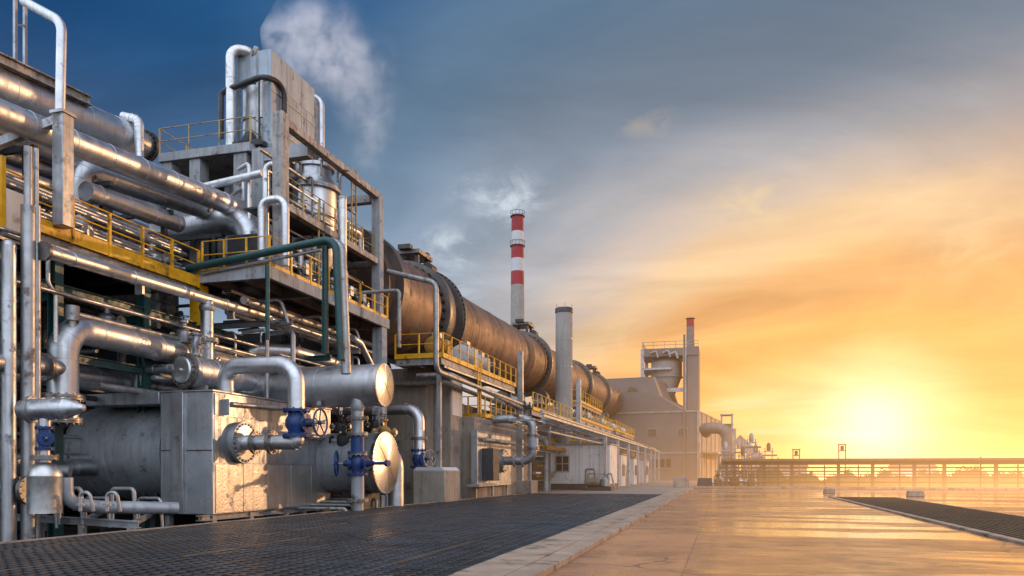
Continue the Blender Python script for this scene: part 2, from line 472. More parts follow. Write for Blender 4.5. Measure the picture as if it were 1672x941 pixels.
sun_data = bpy.data.lights.new('sun', 'SUN'); sun = bpy.data.objects.new('sun', sun_data); col.objects.link(sun)
sun_data.energy = 1.2; sun_data.angle = R(1.0); sun_data.color = (1.0, .56, .27)
sun.rotation_euler = SUN.to_track_quat('Z', 'Y').to_euler()
sun.location = (0, 0, 60)

sc.view_settings.view_transform = 'Standard'; sc.view_settings.look = 'None'; sc.view_settings.exposure = 0
sc.render.engine = 'CYCLES'
cy = sc.cycles
cy.use_denoising = True; cy.max_bounces = 6; cy.diffuse_bounces = 3; cy.glossy_bounces = 4; cy.volume_bounces = 1
cy.transparent_max_bounces = 12; cy.sample_clamp_indirect = 6; cy.volume_step_rate = 1.0; cy.volume_max_steps = 128
cy.caustics_reflective = False; cy.caustics_refractive = False

# ------------------------------------------------------------------ ground
def yard_extra(t, off, c, r):
    # slabs' joints, damp bands and puddles
    x = t.sep(off)
    def joint(v, per, wd):
        q = t.math('FRACT', t.math('DIVIDE', v, per)); return t.math('LESS_THAN', q, wd/per)
    j = t.math('MAXIMUM', joint(x[0], 6.0, .035), joint(x[1], 7.5, .04))
    c = t.mix(t.math('MULTIPLY', j, .6), c, (.05,.04,.035))
    band = t.noise(t.mapping(off, (.055, .30, 1), rot=(0,0,R(6))), 1.0, 7, .62, .5)
    damp = t.rng(band, .46, .60)
    fine = t.noise(t.mapping(off, (.5, .9, 1)), 1.4, 9, .7)
    pud = t.math('MULTIPLY', t.rng(band, .52, .57), t.rng(fine, .38, .5))
    c = t.mix(t.math('MULTIPLY', damp, .45), c, (.085,.065,.05))
    r = t.math('ADD', t.rng(fine, .3, .7, .25, .46), t.math('MULTIPLY', damp, -.12))
    r = t.mix(pud, (.5,.5,.5), (.10,.10,.10)) if False else t.math('SUBTRACT', r, t.math('MULTIPLY', pud, .26))
    vo = t.new('ShaderNodeTexVoronoi', feature='DISTANCE_TO_EDGE'); vo.inputs['Scale'].default_value = .16
    wv_ = t.new('ShaderNodeTexNoise'); wv_.inputs['Scale'].default_value = .9; wv_.inputs['Detail'].default_value = 6; t.link(off, wv_.inputs['Vector'])
    av = t.vmath('ADD', off, wv_.outputs['Color']); t.link(av, vo.inputs['Vector'])
    crack = t.math('MULTIPLY', t.math('LESS_THAN', vo.outputs['Distance'], .006), t.rng(t.noise(off, .12, 2), .45, .6))
    c = t.mix(t.math('MULTIPLY', crack, .75), c, (.03,.02,.015))
    stain = t.rng(t.noise(t.mapping(off, (.35, .5, 1), (4, 2, 0)), 1.0, 8, .7, .4), .57, .66)
    c = t.mix(t.math('MULTIPLY', stain, .7), c, (.06,.04,.03))
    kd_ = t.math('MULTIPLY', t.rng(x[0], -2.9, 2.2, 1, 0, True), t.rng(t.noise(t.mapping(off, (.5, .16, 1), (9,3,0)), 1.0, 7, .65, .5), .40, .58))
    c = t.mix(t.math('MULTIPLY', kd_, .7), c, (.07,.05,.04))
    track = t.math('MULTIPLY', t.rng(t.math('ABSOLUTE', t.math('SUBTRACT', t.math('FRACT', t.math('DIVIDE', t.math('ADD', x[0], .4), 3.4)), .5)), .06, .11, 1, 0), t.rng(t.noise(t.mapping(off, (1.5, .1, 1)), 1.0, 6, .65), .45, .62))
    c = t.mix(t.math('MULTIPLY', track, .35), c, (.09,.06,.045))
    return c, r
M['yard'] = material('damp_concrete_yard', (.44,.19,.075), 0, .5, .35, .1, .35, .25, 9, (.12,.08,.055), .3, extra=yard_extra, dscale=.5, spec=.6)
M['floor'] = material('plant_floor_concrete', (.26,.225,.195), 0, .8, .3, .1, .3, .1, 5, (.1,.085,.07), .3)
M['earth'] = material('dark_ground', (.05,.043,.036), 0, .95, .4, .05, .2, .3, 4)
def grate_cells(t, off, c, r):
    x = t.sep(off); cb = t.new('ShaderNodeCombineXYZ')
    t.link(t.math('FLOOR', t.math('DIVIDE', x[0], 1.52)), cb.inputs[0]); t.link(t.math('FLOOR', t.math('DIVIDE', x[1], 5.0)), cb.inputs[1])
    wn = t.new('ShaderNodeTexWhiteNoise'); t.link(cb.outputs[0], wn.inputs['Vector'])
    c = t.mix(t.rng(wn.outputs['Value'], .0, 1.0, 0, .55), c, (.10,.105,.11))
    r = t.math('ADD', r, t.rng(wn.outputs['Value'], 0, 1, .06, -.14), clamp=True)
    return c, r
M['grate'] = material('dark_grating_steel', (.075,.088,.106), .6, .42, .4, .12, 1.0, .05, 8, (.07,.055,.045), .12, extra=grate_cells)
M['under'] = material('dark_channel', (.012,.013,.016), 0, .9)
M['kerb'] = material('kerb_stone', (.36,.27,.20), 0, .8, .25, .08, 1.1, .3, 13, (.12,.1,.08), .4)

MB().box((-600, -80, -.95), (-2.99, 2500, -.75)).build('ground', M['earth'], kind='structure', origin=(0,0,0))
MB().box((-3.0, -80, -.95), (1500, 2500, -.12)).build('yard', M['yard'], kind='structure', origin=(0,0,0))
MB().box((-60, 58.2, -.74), (-4.32, 230, 0)).build('plant_floor', M['floor'], kind='structure', origin=(0,0,0))
MB().box((-400, 230, -.74), (-3.01, 2400, -.1)).build('far_plain', M['floor'], kind='structure', origin=(0,0,0))
k = MB(); y = 2.0
while y < 128:
    L = 1.25
    jz = random.uniform(-.008, .008)
    k.box((-4.32, y+.012, -.4), (-3.44, y+L-.012, .01+jz))
    k.box((-3.425, y+.012, -.4), (-2.98, y+L-.012, .0+random.uniform(-.008,.008)))
    y += L
k.build('kerb', M['kerb'], kind='structure', bevel=.012)

# floor grating over a dark channel; its left edge runs slightly askew
def gx(y): return -16.75 + (y-10)*.047
g = MB(); rg = random.Random(4)
PXW, PYW = 1.52, 5.0
for a_ in range(9):
    for b__ in range(11):
        x1 = -4.36 - a_*PXW; x0 = x1 - PXW + .02; y0 = 3 + b__*PYW; y1 = y0 + PYW - .025
        zj = rg.uniform(-.012, .004); lim = gx(y1)
        if x1 < lim + .15: continue
        x0 = max(x0, lim)
        for xx in (x0, x1-.022): g.box((xx, y0, -.07+zj), (xx+.022, y1, zj+.004))
        for yy in (y0, y1-.03): g.box((x0+.023, yy, -.07+zj), (x1-.023, yy+.03, zj+.003))
        st = .125 if y0 < 28 else .25; yy = y0 + st; kk = 1
        while yy < y1 - .05:
            zz_ = zj + rg.uniform(-.003, .003); wd_ = .019 if kk % 2 == 0 or st > .2 else .005
            g.box((x0+.023, yy-wd_, -.055+zz_), (x1-.023, yy+wd_, zz_ - (.0 if wd_ > .01 else .022))); yy += st; kk += 1
        xx = x0 + .3
        while xx < x1 - .1: g.box((xx-.013, y0+.031, -.06+zj), (xx+.013, y1-.031, zj+.0025)); xx += .3
g.build('floor_grating', M['grate'], kind='structure', origin=(-10,30,0))
MB().prism([(gx(2), 2), (-4.33, 2), (-4.33, 58.1), (gx(58.1), 58.1)], 'Z', -.7, -.3).build('channel_bed', M['under'], kind='structure')
e = MB(); e.beam((gx(2)-.09, 2, -.16), (gx(58)-.09, 58, -.16), .14, .34); e.build('edge_beam', M['concrete'], kind='structure')

# drain on the right of the yard
g = MB(); y = 8
while y < 58:
    g.box((7.5, y-.012, -.118), (11.3, y+.012, -.085)); y += .3
for x in [7.5 + .24*i for i in range(17)]:
    g.box((x-.03, 6, -.118), (x+.03, 58, -.075))
g.build('drain_grating', M['rack'], kind='structure', origin=(9.4,30,0))  # brown rack steel instead of dark grating steel, imitating haze over it
MB().box((7.4, 6, -.119), (11.4, 58.1, -.112)).build('drain_bed', M['under'], kind='structure')
e = MB(); e.box((7.16, 5.5, -.119), (7.44, 58.3, -.055)); e.box((11.36, 5.5, -.119), (11.56, 58.3, -.08))
e.build('drain_edge', M['kerb'], kind='structure')
e = MB(); e.box((-2.9, 84, -.119), (90, 84.7, .12)); e.build('far_kerb', M['kerb'], kind='structure', bevel=.02)

# ------------------------------------------------------------------ golden haze put in as a self-glowing volume over the far half of the site
hm = bpy.data.materials.new('emissive_haze'); hm.use_nodes = True; t = NT(hm.node_tree); t.n.clear()
out = t.new('ShaderNodeOutputMaterial'); em = t.new('ShaderNodeEmission'); t.link(em.outputs[0], out.inputs['Volume'])
px_, py_, pz_ = t.sep(t.new('ShaderNodeNewGeometry').outputs['Position'])
f = t.math('MULTIPLY', t.rng(py_, 18, 108, 0, 1, True), t.math('EXPONENT', t.math('MULTIPLY', t.math('MAXIMUM', pz_, 0.0), -1/11)))
f = t.math('MULTIPLY', f, t.rng(px_, -30, 25, .09, 1.5, True))
f = t.math('MULTIPLY', f, t.rng(px_, 45, 110, 1.0, .55, True))
em.inputs[0].default_value = (1.0, .47, .15, 1)
f = t.math('MULTIPLY', f, t.math('ADD', 1.0, t.math('MULTIPLY', t.math('EXPONENT', t.math('MULTIPLY', t.math('MAXIMUM', pz_, 0.0), -.35)), t.rng(px_, -4, 25, 0, 2.6, True))))
t.link(t.math('MULTIPLY', f, .0070), em.inputs[1])
hz_ = MB().box((-70, 18, -.05), (140, 200, 48)).build('haze_glow', hm, kind='structure')
# ------------------------------------------------------------------ makers
def pipe(name, label, path, r, m='alu', bend=None, seams=1.6, group=None, flanges=(), cat='pipe', n=20, bn=6, fm='flange', supports=()):
    b = MB().tube(path, r, n, r*2.0 if bend is None else bend, seams, bn=bn)
    if not flanges and not supports:
        return b.build(name, M[m], label=label, cat=cat, group=group)
    t = thing(name, label, cat, path[0], group)
    b.build('pipe_run', M[m], t)
    for fl in flanges:
        p, ax, fr = fl[:3]
        MB().flange(p, ax, fr, .05*max(.6, fr), fl[3] if len(fl) > 3 else 14).build('flange', M[fm], t)
    for (p0, p1, wd) in supports: MB().beam(p0, p1, wd, wd).build('support_post', M['galv'], t)
    return t

def valve(label, loc, axis, wdir, r, wr, body='blue', wheel='blue', group=None, length=None, stem=None):
    loc = Vector(loc); ax = Vector(axis).normalized(); wd = Vector(wdir).normalized()
    L = length or r*3.4; st = stem or r*2.9
    t = thing('gate_valve', label, 'valve', loc, group)
    b = MB().lathe([(r*.95, -L/2), (r*1.0, -L*.3), (r*1.32, -L*.12), (r*1.32, L*.12), (r*1.0, L*.3), (r*.95, L/2)], loc, ax)
    b.lathe([(r*.95, 0), (r*.9, r*1.2), (r*1.15, r*1.25), (r*1.15, r*1.45), (r*.55, r*1.5), (r*.42, r*2.3)], loc, wd)
    b.build('body', M[body], t)
    for s in (-1, 1): MB().flange(loc + ax*s*L/2, ax, r*1.65, .05*max(.7, r*3), 10, r*.12).build('flange', M[body if r > .12 else 'flange'], t)
    MB().cyl(loc + wd*r*2.0, loc + wd*(st + r*.7), r*.16, n=10).build('stem', M['galv'], t)
    c = loc + wd*st; h = MB().torus(c, wd, wr, wr*.075, 32, 8)
    _, x, y = basis(wd)
    for k in range(5):
        a = 2*math.pi*k/5 + .3; e = x*math.cos(a) + y*math.sin(a)
        h.tube([c - wd*wr*.10, c + e*wr*.55 - wd*wr*.03, c + e*wr], wr*.05, 6)
    h.lathe([(wr*.16, -wr*.16), (wr*.18, 0), (wr*.12, wr*.12)], c, wd, 12)
    h.build('handwheel', M[wheel], t)
    return t

def railing(parent, pts, h=1.1, m='yellow', spacing=1.5, toe=.28, pw=.075, rr=.03, mids=1, toe_m=None, posts=True, depth_toe=.03):
    """guard rail along a run of deck-edge points: rails as one part, each post its own sub-part"""
    pts = [Vector(p) for p in pts]
    rl = MB()
    for k in range(mids + 1):
        zz = V(0, 0, h*(k+1)/(mids+1)); rl.tube([p + zz for p in pts], rr, 8, .08, bn=3)
    rail = rl.build('handrail', M[m], parent)
    # posts
    for i in range(len(pts)-1):
        a, b = pts[i], pts[i+1]; n = max(1, round((b-a).length/spacing))
        for k in range(n + (1 if i == len(pts)-2 else 0)):
            p = a.lerp(b, k/n)
            MB().box(p - V(pw/2, pw/2, toe*.8), p + V(pw/2, pw/2, h)).build('post', M[m], rail)
    if toe:
        tb = MB()
        for i in range(len(pts)-1):
            a, b = pts[i], pts[i+1]; d_ = (b-a).normalized()*.0
            tb.beam(a + V(0,0,-toe*.25), b + V(0,0,-toe*.25), depth_toe, toe)
        tb.build('toe_board', M[toe_m or m], parent)
    return rail

def disc_cap(b, c, ax, r, seams=4):
    """slightly dished end cover with radial sheet seams and a ring of rivets"""
    c = Vector(c); d, x, y = basis(ax)
    b.lathe([(r*1.035, -.16), (r*1.035, 0), (r*.97, .02), (.0, .06)], c, d, 48)
    for k in range(seams):
        a = math.pi*k/seams + .0; e = x*math.cos(a) + y*math.sin(a)
        for s in (-1, 1): b.beam(c + d*.066, c + e*s*r*.95 + d*.027, .022, .010)
    nb = 44
    for k in range(nb):
        a = 2*math.pi*k/nb; q = c + x*(r*.985*math.cos(a)) + y*(r*.985*math.sin(a))
        b.cyl(q, q + d*.035, r*.022, n=6)
    return b

# ------------------------------------------------------------------ upper pipe gallery on the left
def along(px0, py0, px1, py1, X, ext0=0):
    a, b = at(px0, py0, X=X), at(px1, py1, X=X)
    return [a - (b-a)*ext0, b]

a, b = along(0, 142, 212, 229, -28, .35)
t = thing('process_duct', 'biggest silver duct at top left, ending in a dark bolted flange', 'duct', a)
MB().tube([a, b], .80, 32, 0, 1.9).build('duct_shell', M['alu'], t)
dv = (b-a).normalized()
MB().cyl(b, b + dv*1.0, .62, n=28).build('end_stub', M['galv'], t)
MB().flange(b + dv*1.05, dv, .78, .10, 18, .05).build('flange', M['dark'], t)
p = b - dv*.5 + V(.55, 0, 0)
MB().tube([p + V(.42,0,-1.1), p + V(.42,0,.70), p + V(-.5,0,.98)], .22, 14, .35, .6).build('vent_elbow', M['alu'], t)
a2, b2 = at(0, 97, X=-27.2), at(146, 166, X=-27.2)
b_ = MB(); b_.ibeam(a2 - (b2-a2)*.4, b2, .34, .42, .05)
b_.build('overhead_beam', M['rusty'], label='rust-stained steel beam lying above the biggest silver duct', cat='beam')

tw = thing('goalpost_mast', 'slim twin-upright steel frame rising out of the picture at top left', 'frame', at(33, 108, X=-27.8))
for px in (25, 41):
    q = at(px, 105, X=-27.8); MB().box(q - V(.06,.06,.4), q + V(.06,.06,6)).build('upright', M['galv'], tw)
for z in (1.6, 3.6):
    q0, q1 = at(25, 105, X=-27.8), at(41, 105, X=-27.8); MB().beam(q0 + V(0,0,z), q1 + V(0,0,z), .06, .06).build('rung', M['galv'], tw)

def gal(label, px0, py0, px1, py1, X, r, m='alu', ext=.5, **kw):
    p = along(px0, py0, px1, py1, X, ext)
    return pipe('insulated_pipe', label, p, r, m, 0, kw.pop('seams', 1.7), 'silver pipes of the upper gallery', **kw)
gal('longest silver gallery pipe, running from the left edge to the big downturned elbow', 0, 186, 402, 346, -22, .45)
# pipe with a goose-neck at its near end
q0 = at(150, 283, X=-23.3); q1 = at(345, 345, X=-23.3); q0.y -= .6
pipe('insulated_pipe', 'silver gallery pipe that starts in an elbow beside the square steel column', [q0 + V(0,0,-2.4), q0, q1], .47, 'alu', .9, 1.5, 'silver pipes of the upper gallery')
q0 = at(140, 312, X=-22.6); q1 = at(292, 366, X=-22.6)
pipe('insulated_pipe', 'thinner silver gallery pipe just under the one with the elbow', [q0, q1], .36, 'alu', 0, 1.4, 'silver pipes of the upper gallery')
gal('silver gallery pipe second from the top at the left edge', 0, 214, 120, 263, -23.6, .42, 'alu2')
gal('silver gallery pipe third from the top at the left edge', 0, 250, 118, 293, -24.2, .36, 'alu2')
gal('lowest thin silver gallery pipe at the left edge, close above the yellow rail', 0, 278, 118, 318, -23.4, .26, 'alu2')
# crossing pipe with the big downturned elbow
q0 = at(238, 388, Y=31.0); q1 = at(409, 352, Y=31.0); q2 = V(q1.x, 31.0, 9.9)
pipe('insulated_pipe', 'silver crossing pipe whose big elbow turns down through the yellow-railed deck', [q0, q1, q2], .56, 'alu', 1.15, 1.5, 'silver pipes of the upper gallery')
# more distant pipes filling the gallery
rnd = random.Random(3)
for i in range(9):
    X = -26 - i*.55; z = 11.0 + (i*1.7 % 4.6)
    y0, y1 = 16, 33 + rnd.uniform(0, 6)
    MB().tube([(X, y0, z), (X, y1, z + .4)], rnd.choice((.28, .36, .45)), 16, 0, 1.8).build('insulated_pipe', M[rnd.choice(('alu', 'alu2'))],
        label='dull pipe in the shadowed back rows of the upper gallery', cat='pipe', group='back pipes of the upper gallery')
for i in range(5):
    y = 20.5 + i*3.3
    t = thing('pipe_support', 'small dark steel trestle carrying the upper gallery pipes', 'trestle', (-24, y, 9.8), 'trestles under the gallery pipes')
    for z in (11.35, 12.55): MB().beam((-22.2, y, z), (-31, y, z), .16, .18).build('beam', M['dark'], t)
    for x in (-22.6, -25.4, -30.8): MB().box((x-.09, y-.09, 9.8), (x+.09, y+.09, 15.2 if x < -25 else 12.6)).build('upright', M['dark'], t)

# square column with its arm and bent tube
cb = at(103, 356, X=-21.1); cb.z = 9.8; cx_, cy_ = cb.x, cb.y
t = thing('steel_column', 'square pale steel column with a sloping arm and bent tube on top', 'column', cb)
MB().box((cx_-.22, cy_-.24, 9.8), (cx_+.22, cy_+.24, 13.55)).build('shaft', M['galv'], t, bevel=.03)
MB().box((cx_-.27, cy_-.29, 13.5), (cx_+.27, cy_+.29, 13.6)).build('cap_plate', M['galv'], t)
pa = at(-60, 258, Y=cy_-1.2)
MB().beam((cx_-.2, cy_-.1, 13.3), pa, .28, .26).build('arm', M['galv'], t)
q = at(101, 36, Y=cy_)
MB().tube([(cx_-.12, cy_, 13.6), q, q + V(-1.6, 0, .95)], .155, 14, .6, 0).build('bent_tube', M['alu'], t)

# twin risers and the left edge riser
for px, r0, top, lab in ((46, .12, 240, 'taller thin grey riser of the pair in front of the yellow rail at left'), (59, .075, 243, 'thinner grey riser of the pair in front of the yellow rail at left')):
    q = at(px, top, X=-20.3); zm = at(px, 342, X=-20.3).z
    t = thing('riser_pipe', lab, 'pipe', (q.x, q.y, -.7))
    MB().tube([(q.x, q.y, zm), q], r0, 12).build('upper_tube', M['galv'], t)
    MB().tube([(q.x, q.y, -.7), (q.x, q.y, zm + .1)], r0*1.7, 14).build('lower_tube', M['galv'], t)
q = at(14, 402, X=-20.5)
t = thing('riser_pipe', 'round-topped silver riser at the left edge of the picture', 'pipe', (q.x, q.y, -.7))
MB().tube([(q.x, q.y, -.7), (q.x, q.y, q.z)], .21, 18, 0, 2.2).build('riser_tube', M['alu2'], t)
MB().lathe([(.21, 0), (.19, .1), (.12, .17), (0, .2)], (q.x, q.y, q.z), (0,0,1), 18).build('domed_cap', M['alu2'], t)

# ------------------------------------------------------------------ yellow walkway
ZW, XW = 9.8, -21.3
wk = thing('yellow_walkway', 'long elevated walkway with yellow guard rail above the teal columns', 'walkway', (XW, 22, ZW))
d_ = MB(); d_.box((-33, 13, ZW-.12), (XW-.03, 27.6, ZW)); d_.build('deck', M['dark'], wk)
fb = MB(); fb.ibeam((XW-.15, 13, ZW-.42), (XW-.15, 27.6, ZW-.42), .22, .5, .04); fb.build('edge_beam', M['rusty'], wk)
for i in range(8):
    y = 14 + i*1.9; MB().ibeam((XW-.3, y, ZW-.32), (-32.5, y, ZW-.32), .18, .36).build('joist', M['dark'], wk)
railing(wk, [(XW, 13, ZW), (XW, 27.6, ZW)], 1.2, 'yellow', 1.62, .46, .10, .032, toe_m='yellow')
# cabinet with yellow frame
q = at(20, 378, X=-21.05)
t = thing('control_cabinet', 'white cabinet in a yellow frame at the left end of the walkway', 'cabinet', (q.x, q.y, 9.05))
MB().box((q.x-.3, q.y-.32, 9.05), (q.x+.12, q.y+.42, 10.3)).build('body', M['white'], t, bevel=.02)
for dy in (-.46, .56): MB().box((q.x+.06, q.y+dy-.07, 8.95), (q.x+.2, q.y+dy+.07, 11.2)).build('frame_post', M['yellow'], t)
MB().box((q.x+.06, q.y-.46, 8.8), (q.x+.2, q.y+.56, 8.95)).build('frame_sill', M['galv'], t)

# ------------------------------------------------------------------ teal frame under the walkway
tf = thing('teal_pipe_rack', 'teal painted steel frame of columns and beams under the yellow walkway', 'steel frame', (-21.7, 22, -.7))
for y in (16.2, 20.8, 24.9): MB().ibeam((-21.7, y, -.7), (-21.7, y, ZW-.68), .34, .34, .045).build('column', M['teal'], tf)
for z, h in ((7.9, .26), (5.6, .3)): MB().ibeam((-21.62, 14, z), (-21.62, 31, z), .2, h, .035).build('beam', M['teal'], tf)
for y in (20.8, 24.9, 29):
    MB().ibeam((-21.8, y, 7.6), (-30, y, 7.6), .2, .3).build('cross_beam', M['teal'], tf)
for y in (20.8, 24.9, 29): MB().ibeam((-26.5, y, -.7), (-26.5, y, ZW-.6), .26, .26, .04).build('column', M['steel'], tf)
MB().beam((-21.75, 24.9, 4.9), (-21.75, 28.9, 7.8), .12, .12).build('brace', M['teal'], tf)

t = thing('rear_backdrop', 'added near-black cladding wall behind the pipes under the walkway', 'wall', (-33, 28, -.7))  # near-black sheets added to stand in for deep shade and hide sky
MB().box((-33.4, 8, -.75), (-33, 45, 9.6)).build('cladding', M['near_black'], t)
MB().box((-33, 41.2, -.75), (-19.3, 41.5, 10.2)).build('cross_backdrop', M['near_black'], t)
MB().box((-32.6, 12, 9.81), (-32.3, 40, 14.2)).build('gallery_backdrop', M['near_black'], t)
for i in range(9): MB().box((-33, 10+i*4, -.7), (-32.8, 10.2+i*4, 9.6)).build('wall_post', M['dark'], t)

# ------------------------------------------------------------------ long pipe under the walkway and its drop
a = at(72, 410, X=-20); b = at(556, 553, X=-20)
t = thing('long_pipe', 'long thin bright silver pipe running below the platforms', 'pipe', a)
MB().tube([a, b], .215, 20, 0, 2.6, .06, .02).build('pipe_run', M['alu_fine'], t)
MB().flange(a, b-a, .30, .05, 10).build('flange', M['flange'], t)
for f in (.22, .5, .78):
    q = a.lerp(b, f); MB().box(q + V(-.3, -.06, -.5), q + V(.02, .06, -.1)).build('pipe_shoe', M['galv'], t)
q = at(338, 495, X=-20); q2 = at(338, 556, X=-20); q3 = at(338, 585, X=-20)
t = thing('drop_pipe', 'short stout drop pipe with a wide flange hanging from the long silver pipe', 'pipe', q3)
MB().tube([q + V(0,0,.1), q3 - V(0,0,.5)], .25, 20, 0, .9).build('pipe_run', M['alu2'], t)
MB().lathe([(.25, 0), (.31, -.08), (.31, -.2), (.25, -.3)], q + V(0,0,-.05), (0,0,1), 20).build('collar', M['galv'], t)
MB().flange(q2, (0,0,1), .46, .07, 12).build('flange', M['flange'], t)

# thin lines strung below the walkway
lines = [(-20.6, 8.9, 15, 27.4, .06), (-20.8, 7.5, 18, 36, .07), (-21.0, 7.0, 21, 38, .09), (-20.5, 5.2, 24, 38, .10), (-21.1, 4.7, 22, 37, .13)]
for i, (X, z, y0, y1, r) in enumerate(lines):
    MB().tube([(X, y0, z), (X, y1, z)], r, 10).build('thin_pipe', M[('galv', 'alu2')[i % 2]], label='thin straight service line strung level under the platforms', cat='pipe', group='thin service lines under the platforms')
# crooked service line with S bends
q = at(262, 462, X=-20.9)
pts = [at(206, 395, X=-20.9), at(206, 462, X=-20.9), at(228, 480, X=-20.9), at(228, 560, X=-20.9)]
pts = [at(78, 400, X=-20.9), at(78, 462, X=-20.9), at(91, 480, X=-20.9), at(91, 560, X=-20.9)]
pipe('thin_pipe', 'crooked thin line with a kink beside the left teal column', pts, .07, 'alu_fine', .25, 0)
# ------------------------------------------------------------------ two big pipes running back from the elbow
eb = at(103, 556, X=-21.0)
q0 = V(eb.x, eb.y, 6.45)
t = thing('elbow_pipe', 'large silver pipe that turns from a flanged riser into a level run', 'pipe', (q0.x, q0.y, 2.5))
MB().tube([(q0.x, q0.y, 3.3), (q0.x, q0.y, 6.5), (q0.x-.2, 33, 6.4)], .47, 28, .95, 1.5, bn=8).build('pipe_run', M['alu'], t)
zf = at(103, 650, X=-21).z
MB().flange((q0.x, q0.y, zf), (0,0,1), .66, .08, 16).build('flange', M['flange'], t)
zf2 = at(103, 688, X=-21).z
MB().flange((q0.x, q0.y, zf2), (0,0,1), .60, .07, 16).build('flange', M['flange'], t)
MB().tube([at(118, 545, X=-20.75), at(118, 505, X=-20.75)], .11, 12).build('gauge_stem', M['alu2'], t)
MB().cyl(at(118, 524, X=-20.75), at(118, 500, X=-20.75), .22, n=16).build('gauge_head', M['galv'], t)
pipe('insulated_pipe', 'second level silver pipe, lying right below the large elbow pipe', [(-22.6, 19.5, 5.15), (-22.6, 34, 5.15)], .42, 'alu2', 0, 1.6)
# flanged pipe coming in from the left edge
b = at(108, 603, X=-20.9); a = at(-40, 588, X=-20.6); a_far = a + (a-b)*1.5
t = thing('inlet_pipe', 'level grey pipe with two bolted flanges entering at the left edge', 'pipe', a)
MB().tube([a_far, b], .27, 22, 0, 0).build('pipe_run', M['galv'], t)
for px, py in ((27, 592), (68, 597)):
    k = (px+40)/148; q = a.lerp(b, k); MB().flange(q, b-a, .44, .09, 14).build('flange', M['flange'], t)

# ------------------------------------------------------------------ enclosed tank and box
BX, BY0, BY1, BZ0, BZ1 = -17.86, 23.9, 32.6, .12, 4.62
bx = thing('sheet_metal_enclosure', 'big sheet-metal box enclosure with a round bolted flange on its side', 'enclosure', (BX-1, 28, -.7))
c = MB(); c.box((BX-2.25, BY0, BZ0), (BX, BY1, BZ1)); c.build('casing', M['panel'], bx, bevel=.03)
c = MB(); c.box((BX-5.6, BY0-.06, BZ1-.42), (BX-2.26, BY1-1, BZ1+.03)); c.build('roof_slab', M['panel'], bx, bevel=.02)
c = MB(); c.box((BX-2.25, BY0-.05, BZ1+.002), (BX+.05, BY1+.02, BZ1+.05)); c.build('roof_sheet', M['panel'], bx)
# side panels
zs = 1.95; n = 5; L = (BY1-BY0-.3)/n
for i in range(n):
    y0 = BY0+.15+i*L
    MB().box((BX-.02, y0+.015, BZ0+.06), (BX+.022, y0+L-.015, zs)).build('lower_panel', M['hammer'], bx, bevel=.006)
for i in range(3):
    L3 = (BY1-BY0-.2)/3; y0 = BY0+.1+i*L3
    MB().box((BX-.02, y0+.012, zs+.05), (BX+.014, y0+L3-.012, 3.72)).build('upper_panel', M['panel'], bx, bevel=.006)
    tp_ = MB().box((BX-.02, y0+.012, 3.76), (BX+.03, y0+L3-.012, BZ1-.05))
    for k in range(9):
        for zz_ in (3.82, BZ1-.11): tp_.cyl((BX+.02, y0+.15+k*(L3-.3)/8, zz_), (BX+.044, y0+.15+k*(L3-.3)/8, zz_), .02, n=6)
    tp_.build('top_panel', M['panel'], bx)
e = MB(); e.box((BX-1.72, BY0-.12, BZ0+.02), (BX-1.18, BY0+.02, BZ1-.02)); e.build('corner_channel', M['alu2'], bx, bevel=.012)
MB().box((BX-1.1, BY0-.022, 2.45), (BX-.02, BY0+.02, 2.49)).build('seam_strip', M['dark'], bx)
MB().box((BX-2.2, BY0-.022, 2.45), (BX-1.75, BY0+.02, 2.49)).build('seam_strip', M['dark'], bx)
for y in (BY0+.3, BY0+2.6, BY0+5, BY0+6.6, BY0+8.2):
    MB().box((BX-.35, y-.12, -.72), (BX-.12, y+.12, BZ0)).build('leg', M['steel'], bx)
    MB().box((BX-2.2, y-.12, -.72), (BX-2.0, y+.12, BZ0)).build('leg', M['steel'], bx)
e = MB(); e.ibeam((BX-.2, BY0-.5, .02), (BX-.2, BY1+.1, .02), .24, .2); e.build('base_rail', M['steel'], bx)
e = MB(); e.tube([at(378, 660, X=BX+.16), at(470, 668, X=BX+.16)], .09, 12); e.box(at(365, 652, X=BX), at(374, 678, X=BX+.26)); e.build('vent_bar', M['galv'], bx)
e = MB(); e.tube([(BX+.05, BY0+3.2, 3.25), (BX+.05, BY1-.4, 3.25)], .14, 12); e.build('stiffener', M['panel'], bx)

TC = V(BX-2.3, BY0+1.86, 2.42); TR = 1.86
tk = thing('horizontal_tank', 'large dark horizontal tank joined to the left end of the box enclosure', 'tank', (TC.x-1.8, TC.y, -.7))
b_ = MB(); b_.tube([TC, TC + V(-4.3,0,0)], TR, 48, 0, 0)
for i in range(4): b_.band(TC + V(-.55-i*1.0, 0, 0), (1,0,0), TR, .05, .012, 48)
b_.lathe([(TR, 0), (TR*.97, .22), (TR*.82, .48), (TR*.5, .68), (0, .76)], TC + V(-4.3,0,0), (-1,0,0), 48)
b_.build('shell', M['tank'], tk)
for x in (-.9, -3.2): MB().prism([(TC.y-1.2, -.7), (TC.y+1.2, -.7), (TC.y+1.0, TC.z-TR*.72), (TC.y, TC.z-TR*.98), (TC.y-1.0, TC.z-TR*.72)], 'X', TC.x+x-.12, TC.x+x+.12).build('saddle', M['dark'], tk)

